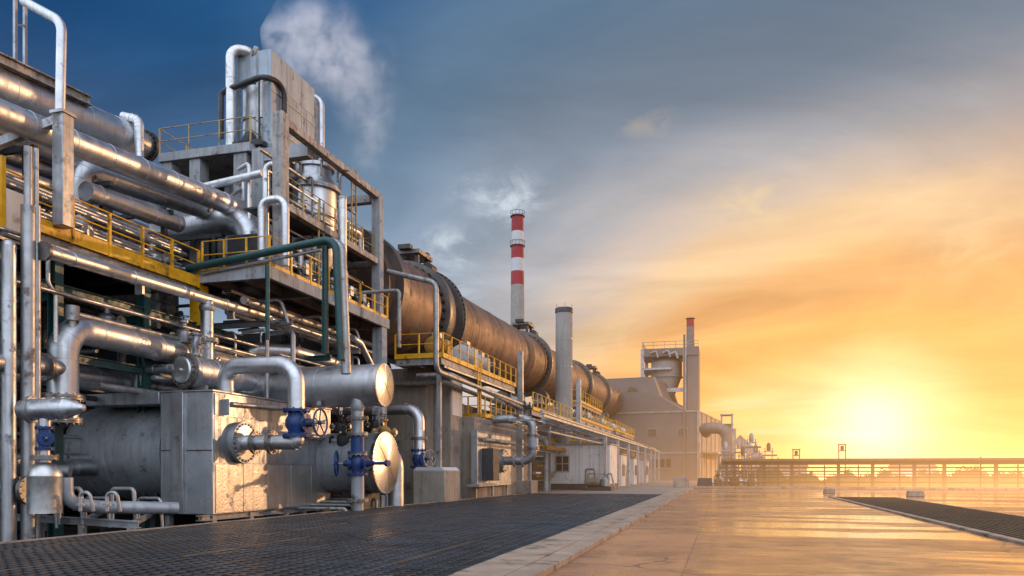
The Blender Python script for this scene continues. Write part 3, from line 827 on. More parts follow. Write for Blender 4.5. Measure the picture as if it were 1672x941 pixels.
# flange and pipe loop on the box
fc = at(390, 723, X=BX)
t = thing('pipe_loop', 'silver pipe loop leaving the box flange and rising over the box roof', 'pipe', fc)
fl = MB(); fl.cyl(fc - V(.02,0,0), fc + V(.16,0,0), .74, n=40); fl.cyl(fc + V(.16,0,0), fc + V(.30,0,0), .80, n=40)
for k in range(24):
    a_ = 2*math.pi*k/24; q = fc + V(.3, .70*math.cos(a_), .70*math.sin(a_)); fl.cyl(q - V(.02,0,0), q + V(.06,0,0), .045, n=6)
fl.build('box_flange', M['galv'], t)
MB().lathe([(.66, 0), (.3, .03)], fc + V(.31,0,0), (1,0,0), 40).build('flange_face', M['alu_fine'], t)
lx = at(484, 690, Y=fc.y).x; r = .31
topz = at(484, 594, Y=fc.y).z; vz = at(484, 691, Y=fc.y).z
MB().tube([fc + V(.3,0,0), (lx, fc.y, fc.z), (lx, fc.y, vz-.5)], r*.93, 26, .62, .9, bn=7).build('lower_elbow', M['alu'], t)
MB().tube([(lx, fc.y, vz+.5), (lx, fc.y, topz), (lx-3.1, fc.y, topz), (lx-3.1, fc.y+.1, topz-1.2)], r, 26, .75, 1.0, bn=7).build('upper_run', M['alu'], t)
for f in (.28, .72):
    q = fc + V(.3 + (lx-fc.x-.9)*f, 0, 0); MB().flange(q, (1,0,0), .45, .06, 14).build('flange', M['flange'], t)
valve('blue gate valve on the pipe loop in front of the box enclosure', (lx, fc.y, vz), (0,0,1), (1,0,0), .31, .50, length=.95, stem=1.0)

# header drum lying on the box
dc = at(303, 605, D=29.2); dr = .64
t = thing('header_drum', 'short silver drum with a round blind cover lying on the box roof', 'drum', dc)
b_ = MB(); b_.tube([dc, dc + V(.2, 2.6, 0)], dr*.94, 36, 0, .55); b_.lathe([(dr*.94, 0), (.33, 1.2)], dc + V(.2, 2.6, 0), (.08, 1, 0), 36); b_.build('shell', M['alu'], t)
ax = V(-.22, -1, 0).normalized()
b_ = MB(); b_.flange(dc + ax*.02, ax, dr*1.06, .08, 20); b_.build('flange', M['flange'], t)
b_ = MB(); b_.lathe([(dr*.80, 0), (dr*.80, .10), (dr*.72, .15), (0, .17)], dc + ax*.08, ax, 36); b_.cyl(dc + ax*.2, dc + ax*.32, .07, n=10); b_.build('blind_cover', M['alu_fine'], t)
for x in (.6, 2.0): MB().box((dc.x-.4, dc.y+x-.08, BZ1+.03), (dc.x+.5, dc.y+x+.08, dc.z-dr*.8)).build('saddle', M['galv'], t)
valve('grey small valve mounted on top of the header drum', dc + V(.05, .55, dr+.42), (0,0,1), (1,-.2,.1), .14, .26, 'galv', 'galv', stem=.5, length=.8)
p0 = dc + V(-.55, 0, .1); 
pipe('branch_pipe', 'thin bent silver pipe joining the header drum from the left', [p0 + V(.1,0,0), p0 + V(-1.6, .1, .0), p0 + V(-1.75, .1, -1.4)], .17, 'alu2', .4, .7)
e0 = at(222, 618, Y=27.5)
pipe('branch_pipe', 'squat silver elbow standing on the box roof left of the header drum', [e0 + V(1.6, .3, .05), e0, e0 + V(-.15, 0, -1.2)], .33, 'alu', .55, .7)
e0 = at(412, 568, Y=31)
pipe('branch_pipe', 'upright silver elbow behind the pipe loop', [e0 + V(-.15,0,-1.5), e0 + V(-.15,0,0), e0 + V(1.2, 1.5, 0), e0 + V(1.6, 6, -.1)], .30, 'alu', .5, .9)

# ------------------------------------------------------------------ small vessel, valves and skid at bottom left
sk = thing('pipe_skid', 'low steel skid frame carrying pipes at bottom left', 'skid', (-19.5, 20.5, -.7))
a = at(-20, 842, Z=.18); b = at(226, 857, Z=.1)
MB().ibeam(a, b, .2, .22, .03).build('front_rail', M['steel'], sk)
a2 = at(-20, 826, Z=.05); b2 = at(262, 828, Z=.05)
MB().ibeam(a2 + V(0,.9,0), b2 + V(0,.9,0), .2, .22, .03).build('rear_rail', M['steel'], sk)
for f in (.1, .38, .66, .96):
    q = a.lerp(b, f); q2 = a2.lerp(b2, f) + V(0,.9,0)
    MB().beam(q, q2, .14, .16).build('cross_rail', M['steel'], sk)
    MB().box((q.x-.09, q.y-.09, -.74), (q.x+.09, q.y+.09, q.z-.1)).build('leg', M['steel'], sk)
vp = at(73, 838, D=22.6); vx, vy = vp.x, vp.y; vr = .46
zt = at(73, 762, D=22.6).z
t = thing('dome_vessel', 'small silver upright vessel with domed top standing on the skid', 'vessel', (vx, vy, vp.z))
MB().lathe([(vr, 0), (vr, zt-vp.z-.32), (vr*1.02, zt-vp.z-.30), (vr*1.02, zt-vp.z-.26), (vr*.94, zt-vp.z-.12), (vr*.7, zt-vp.z+.05), (vr*.38, zt-vp.z+.13), (.2, zt-vp.z+.16)], (vx, vy, vp.z), (0,0,1), 36).build('shell', M['alu_fine'], t)
z2 = at(73, 747, D=22.6).z
MB().cyl((vx, vy, zt), (vx, vy, z2+.45), .15, n=16).build('neck', M['alu2'], t)
MB().flange((vx, vy, z2), (0,0,1), .38, .06, 12).build('flange', M['flange'], t)
z3 = at(73, 716, D=22.6).z
valve('blue small valve above the domed vessel at bottom left', (vx, vy, z3), (0,0,1), (.75,-.6,0), .16, .2, length=.62, stem=.42)
z4 = at(73, 669, D=22.6).z
t = thing('capped_tee', 'fat silver tee pipe with a round end above the blue valve at bottom left', 'pipe', (vx, vy, z4))
MB().tube([(vx, vy, z3+.3), (vx, vy, z4-.2)], .17, 16).build('stub', M['alu2'], t)
MB().tube([(vx-.42, vy-.1, z4), (vx+.66, vy+.12, z4+.03)], .32, 24, 0, .3).build('pipe_run', M['alu'], t)
MB().lathe([(.32, 0), (.1, .55), (0, .6)], (vx+.66, vy+.12, z4+.03), (1,.2,.02), 24).build('cone', M['alu'], t)
MB().lathe([(.40, -.10), (.40, .02), (.30, .06), (.27, .3), (.16, .36), (0, .37)], (vx-.42, vy-.1, z4), (-1,-.2,0), 24).build('end_cap', M['galv'], t)
# pipes around the vessel
p = at(22, 800, D=23.2); q = p + V(.75, .9, 0)
t = thing('short_pipe', 'short fat flanged grey pipe left of the domed vessel', 'pipe', p)
MB().tube([p + V(-1.4,-.1,0), q], .30, 20, 0, .8).build('pipe_run', M['galv'], t)
for f in (.0, .55): MB().flange(p + V(f,.05*f,0), (1,.1,0), .43, .07, 12).build('flange', M['flange'], t)
p = at(40, 768, D=24.5)
t = thing('short_pipe', 'short flanged grey pipe behind the domed vessel', 'pipe', p)
MB().tube([p + V(-.8,0,.05), p + V(.9,.9,-.05)], .22, 18).build('pipe_run', M['galv'], t)
MB().flange(p + V(-.05,0,0), (1,0,0), .40, .07, 12).build('flange', M['flange'], t)
MB().flange(p + V(.45,0,0), (1,0,0), .36, .05, 12).build('flange', M['flange'], t)
pipe('drain_pipe', 'drain pipe lying along the skid below the big tank', [at(108, 780, D=23), at(108, 822, D=23), at(160, 828, D=23.6), at(290, 830, D=25)], .20, 'tank', .45, 1.2)
for i, px in enumerate((138, 182)):
    p = at(px, 812, D=22.8); g_ = MB().tube([p + V(-.16,0,-.42), p + V(-.16,0,.12), p + V(.18,0,.16), p + V(.22,.1,-.42)], .055, 10, .14)
    g_.flange(p + V(-.16,0,-.22), (0,0,1), .13, .03, 8)
    g_.build('drain_loop', M['galv'], label='small looped drain tube on the skid, ' + ('nearer the domed vessel' if i == 0 else 'farther from the domed vessel'), cat='pipe')
MB().box((-30, 12, -.752), (-15, 40, -.70)).build('pit_floor', M['under'], kind='structure')

# ------------------------------------------------------------------ shadowed bank of pipes under the walkway
rnd = random.Random(11)
for i in range(26):
    X = -22.9 - rnd.random()*8.5; z = .6 + rnd.random()*8.3
    y0 = 13 + rnd.random()*3; y1 = 27 + rnd.random()*14; r = rnd.choice((.07, .1, .14, .2, .28))
    MB().tube([(X, y0, z), (X, y1, z)], r, 12, 0, 2.0).build('bank_pipe', M[rnd.choice(('alu2', 'galv', 'alu2', 'dark'))],
        label='pipe running away in the shadowed bank under the walkway', cat='pipe', group='pipes of the shadowed bank')
for i in range(12):
    y = 19 + rnd.random()*17; z = 1 + rnd.random()*8; x0 = -22.2 - rnd.random()*2; r = rnd.choice((.06, .09, .13))
    zz = z + rnd.uniform(-2.5, 2.5)
    MB().tube([(x0, y, z), (x0-3-rnd.random()*4, y, z), (x0-7, y, max(.3, min(9, zz)))], r, 10, .4).build('bank_pipe', M[rnd.choice(('alu2', 'galv'))],
        label='bent pipe crossing the shadowed bank under the walkway', cat='pipe', group='crossing pipes of the shadowed bank')
def pump(x, y, z, s, label, group=None, m='galv'):
    t = thing('valve_cluster', label, 'valve', (x, y, z), group)
    MB().lathe([(.30*s, 0), (.34*s, .12*s), (.34*s, .5*s), (.22*s, .62*s), (.12*s, .66*s), (.12*s, .9*s), (.22*s, .94*s), (.22*s, 1.05*s), (.05*s, 1.1*s)], (x, y, z), (0,0,1), 16).build('body', M[m], t)
    MB().tube([(x-.75*s, y, z+.3*s), (x+.75*s, y, z+.3*s)], .13*s, 12).build('pipe_stub', M['alu2'], t)
    for k in (-1, 1): MB().flange((x+k*.62*s, y, z+.3*s), (1,0,0), .24*s, .035*s, 8).build('flange', M[m], t)
    h = MB().torus((x, y, z+1.25*s), (.2,-.3,1), .24*s, .022*s, 18, 6); h.tube([(x, y, z+1.05*s), (x, y, z+1.3*s)], .03*s, 8); h.build('handwheel', M['dark'], t)
    return t
for i, (px, py, X, s) in enumerate(((300, 560, -20.9, .85), (175, 470+70, -22.6, 1.0), (340, 600, -21, .8), (255, 520, -24, 1.2), (430, 600, -21.5, .8), (480, 560, -21.5, .7), (520, 625, -19.5, .8))):
    q = at(px, py, X=X)
    pump(q.x, q.y, q.z, s, 'small steel valve cluster among the pipes under the platform', 'valve clusters among the pipes')
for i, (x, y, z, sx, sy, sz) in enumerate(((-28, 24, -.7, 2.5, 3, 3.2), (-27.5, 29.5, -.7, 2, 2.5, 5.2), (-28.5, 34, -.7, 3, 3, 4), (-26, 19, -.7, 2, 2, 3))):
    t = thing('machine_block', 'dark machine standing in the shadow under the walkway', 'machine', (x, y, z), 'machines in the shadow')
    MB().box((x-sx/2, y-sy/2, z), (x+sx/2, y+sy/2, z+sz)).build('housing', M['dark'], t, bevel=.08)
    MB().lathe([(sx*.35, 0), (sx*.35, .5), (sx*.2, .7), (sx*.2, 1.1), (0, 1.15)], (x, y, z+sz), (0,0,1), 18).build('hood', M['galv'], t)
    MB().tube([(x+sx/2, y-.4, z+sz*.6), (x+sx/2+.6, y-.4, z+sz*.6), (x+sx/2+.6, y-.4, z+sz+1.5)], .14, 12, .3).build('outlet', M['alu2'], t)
# ------------------------------------------------------------------ projecting platform
PX, PY0, PY1, PZ = -18.0, 27.7, 39.2, 10.25
pf = thing('corner_platform', 'projecting platform with grey beams and yellow rail under the tall tower', 'platform', (PX, PY0, PZ))
d_ = MB(); d_.box((-24.5, PY0+.02, PZ-.12), (PX-.02, PY1, PZ)); d_.build('deck', M['dark'], pf)
MB().box((-21.9, PY0-.12, PZ-.62), (PX, PY0+.1, PZ-.10)).build('edge_beam', M['deck_conc'], pf, bevel=.015)
MB().box((PX-.12, PY0-.12, PZ-.62), (PX+.1, PY1+.1, PZ-.10)).build('edge_beam', M['deck_conc'], pf, bevel=.015)
MB().box((-24.5, PY1-.1, PZ-.62), (PX, PY1+.1, PZ-.10)).build('edge_beam', M['deck_conc'], pf)
for y in (31.3, 35.2): MB().ibeam((PX-.15, y, PZ-.36), (-24.5, y, PZ-.36), .24, .5, .04).build('joist', M['steel'], pf)
for x in (-19.6, -21.3): MB().ibeam((x, PY0+.1, PZ-.3), (x, PY1-.1, PZ-.3), .2, .36, .03).build('joist', M['steel'], pf)
railing(pf, [(-21.2, PY0, PZ), (PX, PY0, PZ)], 1.15, 'yellow', 1.15, .10, .07, .022)
railing(pf, [(PX, PY0+.02, PZ), (PX, PY1, PZ)], 1.15, 'yellow', 1.6, .34, .09, .026)
railing(pf, [(PX, PY1, PZ), (-20.3, PY1, PZ)], 1.15, 'yellow', 1.2, .3, .08, .026)
MB().box((-18.55, PY1-.75, -.7), (-17.95, PY1-.1, PZ-.62)).build('column', M['deck_conc'], pf, bevel=.02)
MB().box((-21.9, PY0+.1, 7.9), (-21.35, PY0+.6, PZ-.62)).build('bracket', M['yellow'], pf)
MB().box((-24.3, PY1-.75, -.7), (-23.8, PY1-.2, PZ-.62)).build('column', M['deck_conc'], pf)
MB().tube([at(437, 432, X=PX+.16), at(437, 555, X=PX+.16)], .085, 10).build('hanger_post', M['teal'], pf)
for i, (y, z) in enumerate(((29.5, 9.2), (33, 9.15), (36.6, 9.2))):
    MB().tube([(-24, y, z), (-18.6, y, z), (-18.35, y+.2, z-1.0)], .075, 10, .3).build('thin_pipe', M['galv'], label='thin pipe slung crosswise beneath the corner platform', cat='pipe', group='thin pipes beneath the corner platform')

# teal pipe bridge and its risers
a = at(306, 439, Y=27.35); b = at(548, 389, Y=27.35)
tp = thing('teal_pipe_bridge', 'long dark teal pipe sloping over the corner platform with a post at its end', 'pipe', b)
MB().tube([a, b, V(b.x+.25, b.y, 6.1)], .155, 16, .5, 0, bn=6).build('pipe_run', M['teal'], tp)
q = at(531, 398, Y=27.35)
MB().ibeam((q.x, q.y, q.z-.1), (q.x, q.y, 6.4), .17, .2, .025).build('post', M['teal'], tp)
q = at(566, 400, Y=27.6)
b_ = MB(); b_.tube([at(520, 402, Y=27.75), at(556, 393, Y=27.75), V(q.x-.1, 27.75, 5.6)], .21, 16, .5, 2.0); b_.build('duct_riser', M['galv'], label='grey bent duct dropping beside the teal pipe to the upper exchanger', cat='pipe')
a2 = at(330, 447, Y=27.5); b2 = at(525, 408, Y=27.5)
pipe('thin_pipe', 'thin grey pipe running along just under the teal pipe', [a2, b2], .07, 'galv', 0, 0)

# ------------------------------------------------------------------ tower
TZ = 16.75
tw = thing('steel_tower', 'tall rust-streaked steel tower frame standing on the corner platform', 'tower', (PX, 33, PZ))
CY0, CY1 = 29.0, 38.55
MB().box((PX-.52, CY0-.26, PZ), (PX-.02, CY0+.26, TZ+.30)).build('column', M['rusty'], tw, bevel=.02)
MB().box((PX-.52, CY1-.25, PZ), (PX-.02, CY1+.25, TZ+.02)).build('column', M['deck_conc'], tw, bevel=.02)
MB().box((-22.5, CY1-.3, PZ), (-21.9, CY1+.3, TZ)).build('column', M['deck_conc'], tw)
MB().box((PX-.45, CY0+.265, TZ-.14), (PX-.09, CY1+.26, TZ+.20)).build('top_beam', M['rusty'], tw, bevel=.015)
MB().box((-22.4, CY1-.25, TZ-.30), (PX-.62, CY1+.2, TZ+.12)).build('top_beam', M['rusty'], tw)
MZ = 13.3
MB().box((PX-.46, CY0+.3, MZ-.30), (PX-.10, CY1-.3, MZ+.02)).build('mid_beam', M['rusty'], tw, bevel=.012)
MB().box((-22.3, CY1-.2, MZ-.36), (PX-.6, CY1+.18, MZ+.0)).build('mid_beam', M['deck_conc'], tw)
MB().box((-20.3, CY0+.3, MZ-.1), (PX-.6, CY1-.3, MZ-.02)).build('mid_deck', M['dark'], tw)
railing(tw, [(PX-.3, CY0+.4, MZ), (PX-.3, CY1-.3, MZ)], 1.25, 'yellow_dull', 1.6, .0, .06, .022)
railing(tw, [(PX-.6, CY1, MZ), (-21.8, CY1, MZ)], 1.25, 'yellow_dull', 1.6, .0, .06, .022)
# upper deck
UZ, UY = 17.3, 31.6
UX1 = at(398, 215, Y=UY).x; UX0 = at(258, 262, Y=UY).x
up = thing('upper_deck', 'highest grey deck with thin rail, at the foot of the boxy silo', 'platform', (UX1, UY, UZ))
MB().box((UX0, UY, UZ-.42), (UX1+.3, UY+6.4, UZ)).build('deck_slab', M['deck_conc'], up, bevel=.02)
x315 = at(315, 290, Y=UY).x
for x, w_, zb in ((UX1-.3, .7, PZ), (UX1+.65, .62, PZ), (x315, .6, PZ), (UX0+.4, .5, 12.5)):
    MB().box((x-w_/2, UY+.12, zb), (x+w_/2, UY+.8, UZ-(.43 if x < UX1+.3 else .3))).build('column', M['deck_conc'], up, bevel=.02)
MB().box((UX0, UY+.15, 14.1), (UX1, UY+.55, 14.5)).build('tie_beam', M['deck_conc'], up)
MB().box((UX1+.35, UY+.2, UZ-.9), (PX-.63, UY+.7, UZ-.3)).build('tie_beam', M['deck_conc'], up)
MB().box((UX0-.2, UY+2.6, 14.6), (-21.5, UY+6, 14.7)).build('lower_deck', M['dark'], up)
railing(up, [(UX0, UY+4, UZ), (UX0, UY+.1, UZ), (UX1+.3, UY+.1, UZ), (UX1+.3, UY+2.5, UZ)], 1.25, 'yellow_dull', 1.75, 0, .06, .026)
for i, z in enumerate((12.2,)):
    railing(up, [(x315+.2, UY-.1, z), (UX1+.6, UY-.1, z)], 1.1, 'yellow_dull', 1.5, 0, .05, .02)
q0 = at(330, 306, Y=30.6); q1 = at(428, 283, Y=30.6)
pipe('tower_pipe', 'thin silver pipe slanting across the tower front toward the pipe loops', [q0 - (q1-q0)*.2, q1], .17, 'alu', 0, 1.2)
# dark equipment inside the tower
rnd = random.Random(5)
for i in range(10):
    x = -21 - rnd.random()*5; z = 10.8 + rnd.random()*5.5; y = UY + 1 + rnd.random()*4; r = rnd.choice((.1, .15, .22))
    MB().tube([(x, y, z), (x+1.8, y, z), (x+1.8, y+.2, z+1.6)], r, 10, .35).build('tower_pipe', M[rnd.choice(('alu2', 'galv', 'dark'))], label='small bent pipe in the shade under the upper deck', cat='pipe', group='bent pipes under the upper deck')
for i, (x, y, r, z0, z1) in enumerate(((-23.4, 34.2, 1.15, 11, 16.7), (-25.4, 34.6, .8, 12, 16.6))):
    t = thing('shaded_vessel', ('wider' if i == 0 else 'narrower') + ' upright grey vessel in the shade under the upper deck', 'vessel', (x, y, z0))
    MB().lathe([(r*.4, 0), (r, .8), (r, z1-z0-.5), (r*.8, z1-z0-.2), (r*.4, z1-z0)], (x, y, z0), (0,0,1), 28).build('shell', M['alu2'], t)
    MB().torus((x, y, z0+2.6), (0,0,1), r*1.03, .06, 28, 6).build('ring', M['galv'], t)
# boxy silo
SX, SY0, SY1, SZ1 = -21.0, 32.5, 36.6, 22.1
sb = thing('boxy_silo', 'boxy grey sheet-clad silo at the very top of the tower', 'silo', (SX-1.2, 34.5, UZ))
SXL = at(386, 110, Y=SY0).x
c_ = MB(); c_.box((SXL, SY0, 20.55), (SX, SY1, SZ1)); c_.build('hood', M['silo'], sb, bevel=.05)
c_ = MB(); c_.prism([(SX-.55, SY0+.02), (SX, SY0+.02), (SX, SY1-.02), (SX-.5, SY1-.02)], 'Z', UZ+.02, 20.548); c_.build('side_wall', M['silo'], sb)
c_ = MB()
for z in (18.4, 20.1): c_.box((SX-.01, SY0+.01, z), (SX+.025, SY1, z+.05))
for y in (SY0+1.4, SY0+2.75): c_.box((SX-.01, y, UZ+.1), (SX+.02, y+.04, SZ1-.05))
c_.build('seam_strip', M['galv'], sb)
rc = .98; cxx = (SXL + SX)/2 - .15
MB().lathe([(rc*.5, UZ+.05), (rc, UZ+.9), (rc, 20.54)], (cxx, SY0+1.05, 0), (0,0,1), 36).build('drum', M['alu2'], sb)
MB().lathe([(rc+.02, 18.9), (rc+.05, 18.93), (rc+.05, 19.02), (rc+.02, 19.05)], (cxx, SY0+1.05, 0), (0,0,1), 36).build('drum_band', M['galv'], sb)
for x in (SXL+.1, SX-.75): MB().box((x-.06, SY0-.02, UZ), (x+.06, SY0+.1, 20.54)).build('corner_post', M['galv'], sb)
c_ = MB(); c_.lathe([(.5, 0), (.55, .25), (.4, .4), (.2, .8)], (cxx, SY0-.1, UZ), (0,0,1), 16); c_.box((cxx-.9, SY0-.5, UZ+.02), (cxx+.9, SY0+.2, UZ+.28)); c_.build('feed_gear', M['dark'], sb)
# bright riser with a bend into the silo
Yr = SY0 - .35
q0 = at(377, 222, Y=Yr); q1 = at(377, 79, Y=Yr); q2 = at(413, 92, Y=SY0+.6)
t = thing('silver_riser', 'bright silver riser bending into the top of the boxy silo', 'pipe', q0)
MB().tube([V(q0.x, Yr, UZ-.3), V(q0.x, Yr, q1.z), V(q0.x+.8, Yr+.5, q1.z-.05), V(q2.x+.1, SY0+.7, q1.z-.35)], .24, 20, .45, 1.1, bn=6).build('pipe_run', M['alu_fine'], t)
MB().flange((q0.x+.95, Yr+.58, q1.z-.1), (1,.55,-.3), .34, .08, 10).build('flange', M['rusty'], t)
# dark arch tube
pts = [at(361, 226, Y=Yr-.1), at(361, 152, Y=Yr-.1), at(372, 146, Y=Yr-.1), at(431, 124, Y=Yr-.1), at(464, 138, Y=Yr+1.2), at(464, 206, Y=Yr+1.2)]
pipe('arch_tube', 'dark bent tube arching around the boxy silo', pts, .13, 'dark', .55, 0)
MB().tube([at(427, 126, Y=Yr), at(427, 192, Y=Yr)], .08, 10).build('silo_post', M['galv'], label='slim light post standing before the boxy silo drum', cat='post')
q0 = at(513, 162, Y=SY1+.4); q1 = at(517, 236, Y=SY1+.4)
pipe('branch_pipe', 'rusty downpipe on the far side of the boxy silo', [V(q0.x-.9, SY1-.3, q0.z), V(q0.x+.05, SY1+.4, q0.z), V(q1.x-.05, SY1+.4, 16.6)], .2, 'rusty', .4, .9)
pipe('branch_pipe', 'silver downpipe nearest the sky beside the boxy silo', [V(q0.x-.7, SY1+.2, q0.z+.12), V(q0.x+.3, SY1+.6, q0.z+.12), V(q0.x+.3, SY1+.6, 16.6)], .19, 'alu', .45, .9)
# vessel inside the frame
vc = V(-19.75, 34.4, 0)
t = thing('tower_vessel', 'fat round steel vessel with bolted ring inside the tower frame', 'vessel', (vc.x, vc.y, 10.4))
MB().lathe([(.35, 10.9), (1.0, 12.3), (1.08, 12.5), (1.08, 15.5), (1.08, 15.9)], vc, (0,0,1), 40).build('shell', M['alu'], t)
b_ = MB(); b_.flange((vc.x, vc.y, 15.75), (0,0,1), 1.28, .09, 36, .035); b_.build('ring_flange', M['galv'], t)
MB().lathe([(1.08, 15.84), (1.02, 16.15), (.85, 16.4), (.85, 16.75), (.98, 16.78), (.98, 16.95), (.4, 17.1), (0, 17.1)], vc, (0,0,1), 36).build('top_dome', M['alu2'], t)
for z in (14.3, 13.0): MB().torus((vc.x, vc.y, z), (0,0,1), 1.1, .05, 36, 6).build('stiffener_ring', M['galv'], t)
pump(vc.x, vc.y, 17.05, .8, 'small dark valve cluster on top of the round tower vessel', m='dark')
for i in range(8):
    a_ = i*.785; MB().tube([(vc.x+1.3*math.cos(a_), vc.y+1.3*math.sin(a_), 16.1), (vc.x+1.3*math.cos(a_), vc.y+1.3*math.sin(a_), 16.7+.2*(i%3)), (vc.x+1.9*math.cos(a_), vc.y+1.7*math.sin(a_), 16.6+.2*(i%3))], .07, 8, .15).build('thin_pipe', M['galv' if i%2 else 'rusty'], label='thin bent tube around the top of the round tower vessel', cat='pipe', group='thin tubes around the tower vessel')
# pipe loops in front of the tower
Yl = 28.35
q = [at(434, 345, Y=Yl+.6), at(434, 270, Y=Yl+.6), at(455, 263, Y=Yl+.6), at(455, 400, Y=Yl+.6)]
q[2].z = q[1].z
q[0] = V(q[0].x, q[0].y, 10.3); q[3] = V(q[3].x, q[3].y, 10.3)
pipe('loop_pipe', 'taller silver hairpin pipe loop in front of the rusty tower column', q, .135, 'alu', .36, .9)
q = [at(427, 400, Y=Yl), at(427, 328, Y=Yl), at(466, 320, Y=Yl), at(466, 400, Y=Yl)]
q[2].z = q[1].z
q[0].z = 10.3; q[3].z = 10.3
pipe('loop_pipe', 'lower wider silver hairpin pipe loop beside the taller one', q, .165, 'alu', .42, .9)
q0 = at(559, 324, X=-17.6); 
t = thing('silver_riser', 'flat-topped silver riser standing before the far bay of the tower', 'pipe', (q0.x, q0.y, 9.6))
MB().tube([(q0.x, q0.y, 9.9), (q0.x, q0.y, q0.z)], .21, 18, 0, 1.0).build('pipe_run', M['alu_fine'], t)
MB().lathe([(.23, -.05), (.23, .05), (.15, .12), (0, .14)], (q0.x, q0.y, q0.z), (0,0,1), 18).build('cap', M['galv'], t)
q0 = at(572, 350, X=-18.6); q1 = at(585, 345, X=-18.6)
pipe('branch_pipe', 'stubby silver gooseneck beyond the flat-topped tower riser', [V(q0.x-.3, q0.y-.2, MZ), V(q0.x-.3, q0.y-.2, MZ+1.1), V(q0.x-.1, q0.y+1.3, MZ+1.1), V(q0.x-.1, q0.y+1.3, MZ)], .2, 'alu', .4, .6)
for i, (y, s) in enumerate(((30.6, .8), (32.3, 1.0), (36.4, .9), (37.6, .7))):
    pump(-19.2, y, MZ, s, 'small valve cluster on the middle deck of the tower', 'valve clusters on the tower deck')
for i, (y, s) in enumerate(((30.2, 1.2), (33, 1.5), (35.5, 1.3), (37.8, 1.3))):
    pump(-19.4, y, PZ, s, 'small valve cluster on the corner platform', 'valve clusters on the corner platform')
for i, (y, z) in enumerate(((30.5, 11.4), (31.6, 12.2), (33.6, 11.7), (36, 12.3), (37.5, 11.2))):
    MB().tube([(-22, y, z), (-18.9, y, z), (-18.9, y+.1, PZ)], .15, 12, .35, .8).build('tower_pipe', M['alu2'], label='bent silver pipe behind the yellow rail of the corner platform', cat='pipe', group='bent pipes on the corner platform')
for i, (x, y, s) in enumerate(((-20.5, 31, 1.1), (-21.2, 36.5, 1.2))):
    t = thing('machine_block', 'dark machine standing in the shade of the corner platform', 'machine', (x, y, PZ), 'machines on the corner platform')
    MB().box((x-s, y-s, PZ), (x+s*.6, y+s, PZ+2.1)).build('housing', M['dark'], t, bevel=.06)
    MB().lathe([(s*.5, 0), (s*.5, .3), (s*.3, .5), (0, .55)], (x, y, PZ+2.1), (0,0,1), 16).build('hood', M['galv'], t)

# ------------------------------------------------------------------ steam
sp = [at(606, 282, D=58), at(606, 225, D=57), at(598, 165, D=56), at(572, 110, D=55), at(530, 82, D=54), at(488, 68, D=53), at(452, 66, D=52.5)]
sr = [.7, 1.3, 1.8, 2.3, 2.5, 2.0, 1.15]
hull = []; hr = []
for i in range(len(sp)-1):
    for k in range(4):
        f = k/4; hull.append(sp[i].lerp(sp[i+1], f)); hr.append((sr[i]*(1-f)+sr[i+1]*f)*1.9)
hull.append(sp[-1]); hr.append(sr[-1]*1.9)
hull.append(sp[-1] + (sp[-1]-sp[-2])*.7); hr.append(.7)
hull.insert(0, sp[0] + V(0,0,-.8)); hr.insert(0, .5)
m = bpy.data.materials.new('steam'); m.use_nodes = True; t = NT(m.node_tree); t.n.clear()
out = t.new('ShaderNodeOutputMaterial'); pv = t.new('ShaderNodeVolumePrincipled'); t.link(pv.outputs[0], out.inputs['Volume'])
pos = t.new('ShaderNodeNewGeometry').outputs['Position']
nz = t.new('ShaderNodeTexNoise'); nz.inputs['Scale'].default_value = .45; nz.inputs['Detail'].default_value = 2; t.link(pos, nz.inputs['Vector'])
wv = t.vmath('ADD', pos, t.vmath('SCALE', t.vmath('SUBTRACT', nz.outputs['Color'], (.5,.5,.5))))
for n_ in t.n:
    if n_.type == 'VECT_MATH' and n_.operation == 'SCALE': n_.inputs['Scale'].default_value = 2.6
acc = None
for i in range(0, len(hull)):
    if i % 2: continue
    q = hull[i]; rr = hr[i]/1.9*1.6
    dd = t.vmath('DISTANCE', wv, tuple(q))
    f = t.rng(dd, rr*.1, rr, 1, 0, True)
    f = t.math('MULTIPLY', f, .20 + .8*(i/len(hull))**1.6)
    acc = f if acc is None else t.math('MAXIMUM', acc, f)
nn = t.noise(pos, .62, 8, .68, .5)
den_ = t.math('MULTIPLY', acc, t.rng(nn, .40, .70, .0, 1.0))
t.link(t.math('MULTIPLY', den_, .85), pv.inputs['Density'])
pv.inputs['Color'].default_value = (.95,.96,1,1); pv.inputs['Anisotropy'].default_value = .2
pv.inputs['Emission Strength'].default_value = 0
t.link(t.math('MULTIPLY', den_, .2), pv.inputs['Emission Strength']); pv.inputs['Emission Color'].default_value = (.78,.84,.92,1)  # steam given its own glow to imitate light scattered within
MB().tube(hull, hr, 24, 0, 0).build('steam_plume', m, label='white steam plume drifting up beside the boxy silo', cat='steam')
# ------------------------------------------------------------------ exchangers
def exchanger(label, c, r, xl, m, seams=1.5):
    t = thing('heat_exchanger', label, 'heat exchanger', (c.x-2, c.y, -.3))
    b = MB().tube([c, V(xl, c.y, c.z)], r, 48, 0, seams, .05, .014); b.build('shell', M[m], t)
    disc_cap(MB(), c, (1,0,0), r).build('end_cover', M['cover'], t)
    return t
c1 = at(628, 629, Y=31.0); ex = exchanger('upper silver exchanger with a round riveted cover over the walkway', c1, .93, -21.5, 'alu', 1.25)
for x in (-17.2, -20.4): MB().prism([(30.3, BZ1), (31.7, BZ1), (31.6, c1.z-.55), (31.0, c1.z-.90), (30.4, c1.z-.55)], 'X', x-.1, x+.1).build('saddle', M['galv'], ex)
c2 = at(631, 756, Y=32.6); ex2 = exchanger('lower dark exchanger with a larger round riveted cover near the ground', c2, 1.40, -20, 'tank', 1.2)
